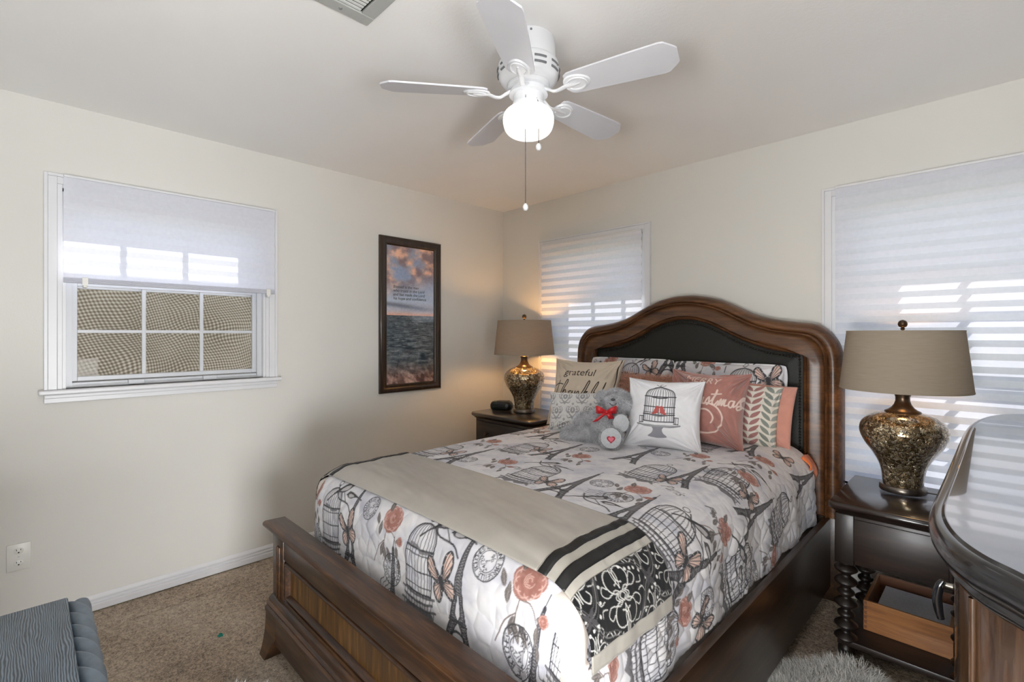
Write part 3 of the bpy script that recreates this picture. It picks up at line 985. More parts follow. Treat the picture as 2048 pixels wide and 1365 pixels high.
# base moulding and plinth with flared bracket feet
bm = bmesh.new()
bp = [(0.0, 0.0), (0.034, 0.0), (0.034, 0.014), (0.026, 0.02), (0.028, 0.03), (0.018, 0.036), (0.018, 0.046), (0.008, 0.056), (0.0, 0.058)]
bar(bm, bp, (FX0 - 0.004, -2.262, 0.19), (FX1 + 0.004, -2.262, 0.19), (0, -1, 0), (0, 0, 1))
build('base_moulding', bm, M['bed'], bed, smooth=True, angle=50)
bm = bmesh.new()
rail(bm, FX0 + 0.10, FX1 - 0.10, 0.085, 0.192, -2.293, -2.21, 0.005)
build('footboard_plinth', bm, M['bed'], bed, smooth=True, angle=40)
for s in (-1, 1):
    bm = bmesh.new()
    # bracket foot: flares outwards towards the carpet
    n = 14
    V = []
    rings = []
    for k in range(n + 1):
        t = k / n; z = 0.192 * (1 - t)
        fl = 0.022 * t ** 2.2
        xo = BX + s * (0.792 + fl)
        wdt = 0.115 - (0.065 * max(0, (t - 0.45) / 0.55) ** 0.6 if t > 0.45 else 0)
        xi = xo - s * (wdt + fl * 0.4)
        yo = -2.293 - fl * 0.8; yi = -2.205
        ring = [bm.verts.new(p) for p in ((xo, yo, z), (xi, yo, z), (xi, yi, z), (xo, yi, z))]
        rings.append(ring)
    for a, b in zip(rings[:-1], rings[1:]):
        for k in range(4): bm.faces.new((a[k], a[(k + 1) % 4], b[(k + 1) % 4], b[k]))
    bm.faces.new(rings[0]); bm.faces.new(rings[-1])
    build('foot', bm, M['bed'], bed, smooth=True, angle=35)

# mattress, mostly under the quilt
bm = bmesh.new(); box(bm, BX - 0.715, BX + 0.715, -2.13, -0.14, 0.30, 0.735, 0.06, 5)
mt = build('mattress', bm, M['mattress'], base=(BX, -1.15, 0.3))
tag(mt, 'pale mattress under the printed quilt on the walnut bed', 'mattress')
# ------------------------------------------------------------------ printed cloth: motifs drawn into arrays, carried by mesh colours
class Canvas:
    def __init__(s, w, h, res, bg=None, wrap=False):
        s.w, s.h, s.res, s.wrap = w, h, res, wrap
        s.nx, s.ny = int(round(w / res)), int(round(h / res))
        s.rgb = np.zeros((s.ny, s.nx, 3)); s.a = np.zeros((s.ny, s.nx))
        if bg is not None: s.rgb[:] = np.array(bg) / 255.0; s.a[:] = 1
    def blend(s, i0, j0, m, col, al=1.0):
        h, w = m.shape
        m = m * al
        sl = (slice(j0, j0 + h), slice(i0, i0 + w))
        a0 = s.a[sl]; c = np.array(col) / 255.0
        ao = m + a0 * (1 - m)
        s.rgb[sl] = np.where(ao[..., None] > 1e-6, (c * m[..., None] + s.rgb[sl] * (a0 * (1 - m))[..., None]) / np.maximum(ao, 1e-6)[..., None], s.rgb[sl])
        s.a[sl] = ao
    def offs(s):
        return [(a * s.w, b * s.h) for a in (-1, 0, 1) for b in (-1, 0, 1)] if s.wrap else [(0, 0)]
    def region(s, P, pad):
        x0, y0 = P.min(0) - pad; x1, y1 = P.max(0) + pad
        i0 = max(0, int(x0 / s.res)); i1 = min(s.nx, int(x1 / s.res) + 2)
        j0 = max(0, int(y0 / s.res)); j1 = min(s.ny, int(y1 / s.res) + 2)
        if i1 <= i0 or j1 <= j0: return None
        X, Y = np.meshgrid((np.arange(i0, i1) + 0.5) * s.res, (np.arange(j0, j1) + 0.5) * s.res)
        return i0, j0, X, Y
    def poly(s, P, col, al=1.0):
        P = np.asarray(P, float)
        for o in s.offs():
            Q = P + o
            r = s.region(Q, s.res)
            if r is None: continue
            i0, j0, X, Y = r
            m = np.zeros(X.shape)
            for sx, sy in ((-0.25, -0.25), (0.25, -0.25), (-0.25, 0.25), (0.25, 0.25)):
                x = X + sx * s.res; y = Y + sy * s.res
                ins = np.zeros(X.shape, bool)
                n = len(Q)
                for k in range(n):
                    x1, y1 = Q[k]; x2, y2 = Q[(k + 1) % n]
                    if y1 == y2: continue
                    c = ((y1 > y) != (y2 > y)) & (x < (x2 - x1) * (y - y1) / (y2 - y1) + x1)
                    ins ^= c
                m += ins * 0.25
            s.blend(i0, j0, m, col, al)
    def stroke(s, P, wd, col, al=1.0):
        P = np.asarray(P, float)
        wd = np.broadcast_to(np.asarray(wd, float), (len(P),))
        for o in s.offs():
            Q = P + o
            r = s.region(Q, wd.max())
            if r is None: continue
            i0, j0, X, Y = r
            m = np.zeros(X.shape)
            for k in range(len(Q) - 1):
                a, b = Q[k], Q[k + 1]
                d = b - a; L = d @ d
                if L < 1e-14: continue
                # restrict to the neighbourhood of this segment
                lo = np.minimum(a, b) - wd.max() - s.res; hi = np.maximum(a, b) + wd.max() + s.res
                ia = max(0, int(lo[0] / s.res) - i0); ib = min(X.shape[1], int(hi[0] / s.res) + 2 - i0)
                ja = max(0, int(lo[1] / s.res) - j0); jb = min(X.shape[0], int(hi[1] / s.res) + 2 - j0)
                if ib <= ia or jb <= ja: continue
                x = X[ja:jb, ia:ib]; y = Y[ja:jb, ia:ib]
                t = np.clip(((x - a[0]) * d[0] + (y - a[1]) * d[1]) / L, 0, 1)
                dist = np.hypot(x - a[0] - t * d[0], y - a[1] - t * d[1])
                w = (wd[k] * (1 - t) + wd[k + 1] * t) / 2
                m[ja:jb, ia:ib] = np.maximum(m[ja:jb, ia:ib], np.clip((w - dist) / s.res + 0.5, 0, 1))
            s.blend(i0, j0, m, col, al)
    def tris(s, T, col, al=1.0):
        if len(T) == 0: return
        for o in s.offs():
            Q = T + np.array(o)
            r = s.region(Q.reshape(-1, 2), s.res)
            if r is None: continue
            i0, j0, X, Y = r
            m = np.zeros(X.shape)
            for t in Q:
                lo = t.min(0) - s.res; hi = t.max(0) + s.res
                ia = max(0, int(lo[0] / s.res) - i0); ib = min(X.shape[1], int(hi[0] / s.res) + 2 - i0)
                ja = max(0, int(lo[1] / s.res) - j0); jb = min(X.shape[0], int(hi[1] / s.res) + 2 - j0)
                if ib <= ia or jb <= ja: continue
                (x1, y1), (x2, y2), (x3, y3) = t
                den = (y2 - y3) * (x1 - x3) + (x3 - x2) * (y1 - y3)
                if abs(den) < 1e-14: continue
                acc = 0
                for sx, sy in ((-0.25, -0.25), (0.25, -0.25), (-0.25, 0.25), (0.25, 0.25)):
                    x = X[ja:jb, ia:ib] + sx * s.res; y = Y[ja:jb, ia:ib] + sy * s.res
                    l1 = ((y2 - y3) * (x - x3) + (x3 - x2) * (y - y3)) / den
                    l2 = ((y3 - y1) * (x - x3) + (x1 - x3) * (y - y3)) / den
                    acc = acc + ((l1 >= 0) & (l2 >= 0) & (l1 + l2 <= 1)) * 0.25
                m[ja:jb, ia:ib] += acc
            s.blend(i0, j0, np.clip(m, 0, 1), col, al)
    def sample(s, x, y):
        fx = x / s.res - 0.5; fy = y / s.res - 0.5
        i = np.floor(fx).astype(int); j = np.floor(fy).astype(int)
        tx = (fx - i); ty = (fy - j)
        def g(ii, jj):
            if s.wrap: ii %= s.nx; jj %= s.ny
            else: ii = np.clip(ii, 0, s.nx - 1); jj = np.clip(jj, 0, s.ny - 1)
            return np.concatenate([s.rgb[jj, ii] * s.a[jj, ii][..., None], s.a[jj, ii][..., None]], -1)
        tx = tx[..., None]; ty = ty[..., None]
        r = (g(i, j) * (1 - tx) + g(i + 1, j) * tx) * (1 - ty) + (g(i, j + 1) * (1 - tx) + g(i + 1, j + 1) * tx) * ty
        return r[..., :3], r[..., 3]

def glyph_tris(text, size, shear=0.0, align='CENTER', offset=0.0):
    cu = bpy.data.curves.new('lettering', 'FONT')
    cu.body = text; cu.size = size; cu.shear = shear; cu.align_x = align; cu.offset = offset
    cu.resolution_u = 4
    o = bpy.data.objects.new('lettering', cu)
    C.objects.link(o)
    bpy.context.view_layer.update()
    dg = bpy.context.evaluated_depsgraph_get()
    me = o.evaluated_get(dg).to_mesh()
    me.calc_loop_triangles()
    v = np.array([p.co[:2] for p in me.vertices])
    T = np.array([v[list(t.vertices)] for t in me.loop_triangles]) if len(v) else np.zeros((0, 3, 2))
    o.evaluated_get(dg).to_mesh_clear()
    bpy.data.objects.remove(o); bpy.data.curves.remove(cu)
    return T

def xf(P, o, s=1.0, a=0.0):
    P = np.asarray(P, float) * s
    c, n = math.cos(a), math.sin(a)
    return np.stack([P[..., 0] * c - P[..., 1] * n, P[..., 0] * n + P[..., 1] * c], -1) + np.array(o)

def curve(pts, n=24):
    return np.array(smooth_prof([tuple(p) for p in pts], n))

def ring(r, o=(0, 0), n=28, rx=1.0, ry=1.0, a0=0, a1=2 * math.pi):
    t = np.linspace(a0, a1, n)
    return np.stack([r * rx * np.cos(t), r * ry * np.sin(t)], -1) + np.array(o)

INK = (58, 57, 61); INK2 = (104, 102, 105); ROSE = (166, 118, 108); ROSE_L = (208, 172, 162); LEAF = (100, 93, 90); PEACH = (224, 192, 178)

def tower(cv, o, h, a=0.0):
    def hw(t): return h * np.interp(t, [0, .1, .24, .36, .46, .6, .75, .9, .95, 1.0], [.19, .145, .094, .068, .050, .034, .023, .014, .012, .003])
    def iw(t): return h * np.interp(t, [0, .1, .2, .24, .3, .44, .5], [.115, .080, .035, .0, .034, .012, 0.0])
    T = np.linspace(0, .97, 40)
    for s in (-1, 1):
        out = [(s * hw(t), t * h) for t in T if t <= .46]; inn = [(s * iw(t), t * h) for t in T if t <= .46][::-1]
        cv.poly(xf(out + inn, o, 1, a), (140, 138, 140), 0.8)
        cv.stroke(xf(out, o, 1, a), .0045, INK); cv.stroke(xf(inn, o, 1, a), .0035, INK)
        zz = [(s * (hw(t) if k % 2 else iw(t)), t * h) for k, t in enumerate(np.linspace(0, .45, 26))]
        cv.stroke(xf(zz, o, 1, a), .003, INK, .9)
        zz = [(s * (hw(t) if k % 2 == 0 else iw(t)), t * h) for k, t in enumerate(np.linspace(0, .45, 26))]
        cv.stroke(xf(zz, o, 1, a), .002, INK, .8)
    up = [(hw(t), t * h) for t in np.linspace(.44, .97, 12)]
    cv.poly(xf(up + [(-x, y) for x, y in up[::-1]], o, 1, a), (126, 124, 126), 0.85)
    for s in (-1, 1):
        cv.stroke(xf([(s * x, y) for x, y in up], o, 1, a), .0035, INK)
        zz = [((1 if k % 2 else -1) * s * hw(t), t * h) for k, t in enumerate(np.linspace(.46, .95, 22))]
        cv.stroke(xf(zz, o, 1, a), .0022, INK, .85)
    cv.stroke(xf([(0, .95 * h), (0, 1.06 * h)], o, 1, a), .003, INK)
    for t, e in ((.235, .016), (.255, .010), (.452, .010), (.47, .006), (.955, .010)):
        w = hw(t) * 1.12
        cv.stroke(xf([(-w, t * h), (w, t * h)], o, 1, a), e * h, INK, .95)
    arch = ring(h * .105, (0, .055 * h), 20, 1, 1.05, 0.1, math.pi - .1)
    cv.stroke(xf(arch, o, 1, a), .012 * h + .003, INK, .9)

def cage(cv, o, w, h, a=0.0, ink=INK, al=.95, base=True):
    b = .28 * h if base else 0
    top = h * .93
    hw = w * .42
    sh = b + (top - b) * .62
    def prof(f):  # vertical bar at fraction f of half width
        return [(f * hw * .94, b), (f * hw, b + (sh - b) * .5), (f * hw, sh), (f * hw * .86, sh + (top - sh) * .5), (f * hw * .5, sh + (top - sh) * .86), (0, top)]
    for f in np.linspace(-1, 1, 13):
        f2 = math.sin(f * math.pi / 2)
        cv.stroke(xf(curve(prof(f2), 20), o, 1, a), .0024 if abs(f) < .99 else .0036, ink, al)
    for y, wd in ((b, .006), (b + .02, .003), (sh, .006), (sh - .016, .003), ((b + sh) / 2, .004)):
        x = hw * (.94 if y < sh * .7 else 1)
        cv.stroke(xf(curve([(-x, y), (0, y - w * .035), (x, y)], 10), o, 1, a), wd, ink, al)
    cv.stroke(xf(ring(w * .07, (0, h * .99), 16), o, 1, a), .003, ink, al)
    cv.stroke(xf([(0, top), (0, h * .93)], o, 1, a), .008, ink, al)
    cv.stroke(xf(curve([(-hw * .7, sh + .006), (-hw * .2, sh + .0), (hw * .1, sh - .012), (hw * .7, sh - .006)], 12), o, 1, a), .009, INK2, al * .8)
    if base:
        for k, (y, x) in enumerate(((b * .92, w * .50), (b * .70, w * .44), (b * .5, w * .52))):
            cv.stroke(xf(curve([(-x, y + .006), (-x * .3, y - .005), (x * .4, y - .004), (x, y + .005)], 14), o, 1, a), .0075, INK2, al)
            for q in np.linspace(-.9, .9, 10):
                cv.stroke(xf([(x * q, y), (x * q * .98, y - b * .18)], o, 1, a), .003, ink, al * .8)
        cv.poly(xf([(-w * .42, b * .45), (w * .42, b * .45), (w * .5, b * .12), (w * .36, b * .28), (w * .12, b * .10), (0, b * .3), (-w * .16, b * .08), (-w * .34, b * .26), (-w * .5, b * .1)], o, 1, a), INK2, al * .9)

def butterfly(cv, o, s, a=0.0, k=1.0):
    wings = [[(0, .02), (.10, .22), (.22, .46), (.34, .52), (.42, .42), (.40, .24), (.26, .08), (.05, -.01)],
             [(0, 0), (.2, .03), (.34, -.04), (.36, -.20), (.26, -.32), (.14, -.28), (.04, -.12)]]
    for m in (1, -k):
        for W in wings:
            P = np.array(W) * s; P[:, 0] *= m
            P = curve(list(P) + [P[0]], 40)
            cv.poly(xf(P, o, 1, a), PEACH, .9)
            c = P.mean(0)
            rim = (P - np.array([0, 0])) * .80
            cv.stroke(xf(P, o, 1, a), .05 * s, INK, .92)
            for q in P[4:-6:4]:
                cv.stroke(xf([(0, 0), tuple(q)], o, 1, a), .018 * s, INK, .9)
            for q in P[3:-4:4]:
                cv.poly(xf(ring(.013 * s, q * .965, 8), o, 1, a), (236, 232, 232), .9)
    cv.stroke(xf([(0, -.14 * s), (0, .12 * s)], o, 1, a), .045 * s, INK)
    for m in (1, -1): cv.stroke(xf(curve([(0, .1 * s), (m * .05 * s, .22 * s), (m * .10 * s, .28 * s)], 8), o, 1, a), .012 * s, INK)

def bird(cv, o, s, a=0.0, m=1):
    b = curve([(-.5 * m, -.30), (-.2 * m, -.06), (.05 * m, .12), (.25 * m, .22), (.38 * m, .18), (.42 * m, .06), (.30 * m, -.10), (.05 * m, -.22), (-.2 * m, -.24), (-.5 * m, -.36), (-.72 * m, -.55), (-.78 * m, -.52), (-.5 * m, -.30)], 50)
    cv.poly(xf(b, o, s, a), (74, 72, 74), .95)
    cv.poly(xf(curve([(.05 * m, .02), (.28 * m, .08), (.26 * m, -.08), (.02 * m, -.17), (-.15 * m, -.16), (.05 * m, .02)], 24), o, s, a), (214, 210, 212), .75)
    cv.poly(xf([(.40 * m, .16), (.52 * m, .10), (.40 * m, .06)], o, s, a), INK)
    cv.stroke(xf(curve([(-.35 * m, -.24), (-.05 * m, -.02), (.12 * m, .06)], 8), o, s, a), .03 * s, (34, 33, 36))

def leaf(cv, o, s, a, col=LEAF, al=.92):
    P = curve([(0, 0), (.18, .14), (.5, .22), (.8, .12), (1, 0), (.8, -.12), (.5, -.2), (.18, -.13), (0, 0)], 32)
    cv.poly(xf(P, o, s, a), col, al)
    cv.stroke(xf([(0, 0), (1, 0)], o, s, a), .03 * s, (176, 168, 166), .8)
    for t in (.25, .45, .65):
        for g in (1, -1): cv.stroke(xf([(t, 0), (t + .18, g * .12)], o, s, a), .018 * s, (160, 152, 150), .7)

def rose(cv, o, s, col=ROSE):
    r = np.random.default_rng(int(abs(o[0] * 997 + o[1] * 613) * 10))
    for k in range(9):
        t = k * 2 * math.pi / 9 + r.uniform(-.2, .2)
        rr = s * r.uniform(.22, .30)
        c = (o[0] + math.cos(t) * s * .30, o[1] + math.sin(t) * s * .26)
        P = ring(rr, c, 16, 1, .9)
        cv.poly(P, tuple(np.clip(np.array(col) + r.uniform(-16, 12), 0, 255)), .92)
    for k in range(9):
        t = k * 2 * math.pi / 9 + .3
        c = (o[0] + math.cos(t) * s * .28, o[1] + math.sin(t) * s * .25)
        cv.stroke(ring(s * .2, c, 10, 1, .9, t - 1.4, t + 1.2), .035 * s, ROSE_L, .9)
    cv.poly(ring(s * .2, o, 14), tuple(np.array(col) - 14), .9)
    for k in range(3): cv.stroke(ring(s * (.07 + .05 * k), o, 10, 1, 1, k, k + 4.2), .03 * s, ROSE_L, .85)

def rose_spray(cv, o, s):
    x, y = o
    cv.stroke(curve([(x - .1 * s, y - .95 * s), (x - .08 * s, y - .5 * s), (x - .02 * s, y)], 14), .014 * s + .001, (110, 96, 92))
    cv.stroke(curve([(x - .08 * s, y - .5 * s), (x - .3 * s, y - .7 * s), (x - .5 * s, y - 1.1 * s)], 14), .014 * s + .001, (110, 96, 92))
    cv.stroke(curve([(x - .05 * s, y - .3 * s), (x + .2 * s, y - .3 * s), (x + .42 * s, y - .5 * s)], 14), .012 * s + .001, (110, 96, 92))
    rose(cv, (x, y), .62 * s)
    for dx, dy, l, a in ((-.10, -.55, .36, -1.9), (-.12, -.62, .34, -1.2), (.02, -.62, .36, -1.0), (-.3, -.45, .32, 1.7), (-.42, -.25, .3, 2.2), (.42, -.5, .3, -1.5), (.36, -.42, .28, .3), (.5, -.75, .3, -1.3), (-.18, .1, .34, 2.0)):
        leaf(cv, (x + dx * s, y + dy * s), l * s, a)
    rose(cv, (x + .52 * s, y - .38 * s), .2 * s, (160, 112, 102))

_letters = {}
def letter(ch, size):
    if (ch, size) not in _letters: _letters[(ch, size)] = glyph_tris(ch, size)
    return _letters[(ch, size)]

def postmark(cv, o, r, a=0.0, waves=False, text='BOUCHES DU RHONE MARSEILLE '):
    cv.stroke(xf(ring(r), o, 1, a), .07 * r, INK, .9)
    cv.stroke(xf(ring(.58 * r), o, 1, a), .045 * r, INK, .85)
    n = len(text)
    for k, ch in enumerate(text):
        if ch == ' ': continue
        t = math.pi / 2 - 2 * math.pi * k / n
        T = letter(ch, 0.02) * (r * .40 / .02)
        T = xf(T - np.array([0, r * .13]), (0, 0), 1, t - math.pi / 2)
        T = T + np.array([math.cos(t), math.sin(t)]) * r * .79
        cv.tris(xf(T, o, 1, a), INK, .95)
    for k, row in enumerate(('24/20', '7', '96')):
        T = glyph_tris(row, r * .40)
        if len(T): cv.tris(xf(T + np.array([0, r * (.18 - .32 * k)]), o, 1, a), INK, .9)
    if waves:
        for k in range(5):
            x = np.linspace(-2.3 * r, -.95 * r, 20)
            cv.stroke(xf(np.stack([x, r * (.6 - .32 * k) + .1 * r * np.sin(x / r * 7)], -1), o, 1, a), .05 * r, INK, .85)

SU, SV = -1.06, -2.62          # sheet origin: u across from the bed's middle, v along the bed
sheet = Canvas(2.14, 2.46, 0.00125)
def T_(u, v): return (u - SU, v - SV)
def branch_birds(u, v):
    sheet.stroke(curve([T_(u + .09, v - .06), T_(u + .05, v - .035), T_(u - .03, v - .028), T_(u - .07, v + .02)], 16), .005, INK)
    sheet.stroke(curve([T_(u + 0.03, v - .03), T_(u - .01, v), T_(u - .02, v + .01)], 8), .003, INK)
    bird(sheet, T_(u - .025, v + .02), .115, .15, 1)
    bird(sheet, T_(u + .055, v + .005), .08, .5, -1)
ROW_T = [(-.30, -2.43), (.335, -2.41), (.0, -2.57), (.65, -2.50), (.265, -1.715), (-.10, -1.345), (.515, -1.28), (.21, -1.14), (.555, -1.79), (.79, -1.17), (.825, -1.74), (.80, -.52),
         (-.36, -1.715), (-.40, -1.05), (-.10, -.66), (.52, -.60), (-.72, -1.345), (-.72, -2.0), (-.92, -2.43), (-.72, -.62)]
for u, v in ROW_T: tower(sheet, T_(u, v), .355, .03)
ROW_C = [(-.455, -2.42, .10), (.145, -2.40, .06), (.80, -2.34, .18), (.385, -1.345, .0), (.075, -1.71, .05), (.635, -1.17, .1), (.685, -1.745, .1), (.975, -1.37, .2), (.92, -.90, .3), (-.27, -1.40, .0), (.965, -1.95, .1), (.33, -.72, 0), (-.55, -1.72, .05), (-.26, -.70, .05), (-.60, -1.06, 0)]
for u, v, a in ROW_C: cage(sheet, T_(u, v), .165 if u < .6 else .18, .315, a)
for u, v, sz, a in [(-.328, -2.262, .19, .42), (.255, -2.245, .20, .42), (.174, -1.60, .17, .3), (.478, -1.24, .16, .2), (.778, -1.60, .20, .5), (.72, -1.02, .17, .3), (.985, -1.53, .18, .4), (-.19, -1.24, .16, .3), (-.46, -1.57, .17, .3), (-.5, -.9, .16, .3), (.10, -.62, .16, .2), (.66, -.44, .17, .2), (.86, -2.27, .16, .4)]:
    butterfly(sheet, T_(u, v), sz * .74, a, .85)
for u, v, sz in [(-.655, -2.16, .15), (-.055, -2.145, .16), (.566, -2.125, .175), (.456, -1.419, .16), (.661, -1.139 + .25, .15), (.031, -1.191, .15), (.408, -.788, .14), (.628, -.60, .15), (.775, -1.30, .15), (1.0, -.85, .14), (-.143, -1.499, .15), (.895, -2.02, .15), (-.50, -1.25, .15), (-.62, -.75, .15), (.92, -1.62, .14)]:
    rose_spray(sheet, T_(u, v), sz * .92)
for u, v in [(-.418, -2.135), (.215, -2.10), (.743, -1.46), (.62, -.80), (.02, -1.40), (-.30, -1.02), (.42, -1.62), (.90, -1.20)]: branch_birds(u, v)
for u, v, r, a, wv in [(-.70, -2.30, .044, 1.9, 0), (-.60, -2.345, .046, .4, 0), (-.206, -2.145, .042, 2.2, 0), (-.014, -2.30, .050, 1.1, 1), (.411, -2.13, .052, 2.4, 0), (.575, -2.29, .062, 2.6, 1), (.455, -1.545, .052, .3, 1), (.328, -1.46, .044, .2, 0), (.94, -1.486, .046, 1.2, 0), (.79, -1.95, .05, 1.6, 1), (-.02, -1.06, .046, .5, 1), (-.30, -1.60, .046, .2, 1), (.26, -.88, .044, .4, 0), (.56, -.98, .046, .8, 0), (1.0, -1.06, .046, 1.4, 1), (-.36, -.80, .046, .4, 1)]:
    postmark(sheet, T_(u, v), r, a, bool(wv))
for u, v, a in [(-.64, -2.075, .1), (.54, -1.345, -.5), (-.02, -1.56, .1), (.16, -.86, -.2), (.72, -1.34, -.2), (-.36, -1.30, .1)]:
    sheet.tris(xf(glyph_tris('Paris', .058, .4), T_(u, v), 1, a), INK2, .8)

def cloth_bg(u, v, seed=0):
    n1 = fbm(u * 9, v * 9, 4, 31 + seed); n2 = fbm(u * 26, v * 26, 3, 51 + seed)
    m = np.clip((n1 - .42) * 3.2, 0, 1) * .55 + np.clip((n2 - .5) * 3, 0, 1) * .45
    a = np.array((224, 222, 224)) / 255; b = np.array((180, 181, 195)) / 255
    return a + (b - a) * m[..., None] * .85

def print_cols(u, v, seed=0):
    bgc = cloth_bg(u, v, seed)
    c, al = sheet.sample(u - SU, v - SV)
    return lin1(bgc * (1 - al[..., None]) + c)

def lin1(c): return np.where(c <= 0.04045, c / 12.92, ((c + 0.055) / 1.055) ** 2.4)

# ------------------------------------------------------------------ draped quilt
QX, QA, QB, QZ, QR = 1.737, 0.585, -2.005, 0.775, 0.15
def drape(u, v, lift=0.0):
    """sheet coordinates (u across from the bed's middle, v along y) -> world, rounded over sides and foot"""
    du = np.maximum(0, np.abs(u) - QA) * np.sign(u); dv = np.minimum(0, v - QB)
    d = np.hypot(du, dv)
    R = QR + lift
    Lr = QR * math.pi / 2
    ang = np.minimum(d / QR, math.pi / 2)
    off = np.where(d < Lr, R * np.sin(ang), R + 0.03 * (d - Lr))
    drop = np.where(d < Lr, R * (1 - np.cos(ang)), R + (d - Lr))
    dd = np.maximum(d, 1e-9)
    x = QX + np.clip(u, -QA, QA) + du / dd * off
    y = np.maximum(v, QB) + dv / dd * off
    crown = 0.012 * (1 - (np.clip(u, -.7, .7) / .7) ** 2)
    z = QZ + lift + crown - drop
    return np.stack([x, y, z], -1), d

def drape_runner(u, v, lift=0.0):
    """as drape, but the hanging ends fall straight from the bed's side and do not wrap round its corner"""
    du = np.maximum(0, np.abs(u) - QA); dv = np.maximum(0, QB - v)
    R = QR + lift; Lr = QR * math.pi / 2
    an = np.minimum(du / QR, math.pi / 2); am = np.minimum(dv / QR, math.pi / 2)
    off = np.where(du < Lr, R * np.sin(an), R + .03 * (du - Lr))
    drop = np.where(du < Lr, R * (1 - np.cos(an)), R + (du - Lr))
    x = QX + np.sign(u) * (np.minimum(np.abs(u), QA) + off - .012 * (1 - np.cos(am)) * np.sin(an))
    y = np.maximum(v, QB) - R * np.sin(am)
    z = QZ + lift + .012 * (1 - (np.clip(u, -.7, .7) / .7) ** 2) - drop - R * (1 - np.cos(am)) * np.cos(an)
    return np.stack([x, y, z], -1), np.hypot(du, dv)

def cells(u, v, s, seed):
    """distance to nearest jittered cell point and to the second"""
    gu, gv = u / s, v / s
    iu, iv = np.floor(gu).astype(np.int64), np.floor(gv).astype(np.int64)
    f1 = np.full(u.shape, 9.0); f2 = np.full(u.shape, 9.0)
    for a in (-1, 0, 1):
        for b in (-1, 0, 1):
            p, q = iu + a, iv + b
            def h(k):
                n = (p * 73856093 + q * 19349663 + (k + seed) * 83492791) & 0x7fffffff
                n = ((n ^ (n >> 13)) * 1274126177) & 0x7fffffff
                return ((n ^ (n >> 15)) & 0xffff) / 65535.0
            d = np.hypot(p + h(1) - gu, q + h(2) - gv)
            lo = np.minimum(f1, d); f2 = np.minimum(f2, np.maximum(f1, d)); f1 = lo
    return f1, f2

def normals_of(P, nu, nv):
    G = P.reshape(nv, nu, 3)
    gu = np.gradient(G, axis=1); gv = np.gradient(G, axis=0)
    n = np.cross(gu, gv)
    n /= np.maximum(np.linalg.norm(n, axis=-1, keepdims=True), 1e-12)
    return n.reshape(-1, 3)

def quilt():
    u0, u1, v0, v1 = -1.0, 1.045, -2.46, -0.20
    st = 0.0027
    nu, nv = int((u1 - u0) / st), int((v1 - v0) / st)
    U, V = np.meshgrid(np.linspace(u0, u1, nu), np.linspace(v0, v1, nv))
    u, v = U.ravel(), V.ravel()
    P, d = drape(u, v)
    n = normals_of(P, nu, nv)
    side = np.clip((d - .10) / .12, 0, 1)
    # stitched pebble quilting, pulled hardest where the sides hang
    wu = u + .02 * (fbm(u * 9, v * 9, 2, 71) - .5); wv = v + .02 * (fbm(u * 9, v * 9, 2, 72) - .5)
    f1, f2 = cells(wu, wv, .058, 3)
    puff = np.clip((f2 - f1) * 1.9, 0, 1) ** .6
    isright = np.clip((np.abs(u) - QA - .12) / .12, 0, 1)
    h = (puff - .6) * (.0012 + .0035 * isright * side + .0012 * side)
    h += .004 * (fbm(u * 7, v * 7, 3, 91) - .5) + .0016 * side * (fbm(u * 45, v * 45, 2, 95) - .5)
    h += .0012 * (fbm(u * 60, v * 60, 2, 97) - .5)
    # soft hanging folds
    h += side * .006 * np.sin(v * 21 + 2 * fbm(u * 3, v * 3, 2, 8)) * isright
    h += np.clip((d - .2) / .2, 0, 1) * .006 * np.sin(np.arctan2(-(np.minimum(0, v - QB)), np.maximum(0, u - QA) + 1e-6) * 9) * ((u > QA) & (v < QB))
    P = P + n * h[:, None]
    cols = print_cols(u, v)
    q = gridquads(nu, nv)
    # rounded hem
    hem = .455 + .006 * np.sin(u * 23 + v * 17)
    keep = (d <= hem)
    q = q[keep[q].all(1)]
    used = np.unique(q); mp = np.full(len(P), -1); mp[used] = np.arange(len(used))
    o = meshnp('bed_quilt', P[used], mp[q], M['quilt'], None, True, (QX, -1.2, .77), cols=cols[used])
    m = o.modifiers.new('thickness', 'SOLIDIFY'); m.thickness = 0.006; m.offset = -1
    tag(o, 'quilt printed with towers, birdcages, butterflies and roses, draped over the bed', 'quilt')
    return o
quilt()

# ------------------------------------------------------------------ bed runner
runner = thing('bed_runner', (QX, -1.87, QZ + .02), 'taupe satin bed runner with black stripes and damask ends across the quilt', 'bed runner')
RV0, RV1 = -2.10, -1.725
def runner_panel(name, u0, u1, mat, lift, cols=None, st=.006, parent=runner, fine=None):
    st = fine or st
    nu, nv = max(3, int((u1 - u0) / st)), max(3, int((RV1 - RV0) / st))
    U, V = np.meshgrid(np.linspace(u0, u1, nu), np.linspace(RV0, RV1, nv))
    u, v = U.ravel(), V.ravel()
    # the hanging end narrows and swings a little
    v2 = v + 0 * u
    P, d = drape_runner(u, v2, lift)
    n = normals_of(P, nu, nv)
    edge = np.minimum(v - RV0, RV1 - v)
    w = .0115 * (fbm(u * 4 + v * 2, v * 20 + u * 3, 3, 11) - .5) + .0035 * (fbm(u * 3 + 5, v * 9 + u * 4, 2, 12) - .5) + .002 * np.sin((v - u * .3) * 60 + 4 * fbm(u * 4, v * 4, 2, 3)) * np.clip((np.abs(u) - .5) * 5, 0, 1) * fbm(u * 6, v * 6, 2, 4)
    P = P + n * (w * np.clip(edge / .03, .2, 1) + .002)[:, None]
    c = None
    if cols is not None: c = cols(u, v)
    o = meshnp(name, P, gridquads(nu, nv), mat, parent, True, cols=c)
    m = o.modifiers.new('thickness', 'SOLIDIFY'); m.thickness = .003; m.offset = -1
    return o

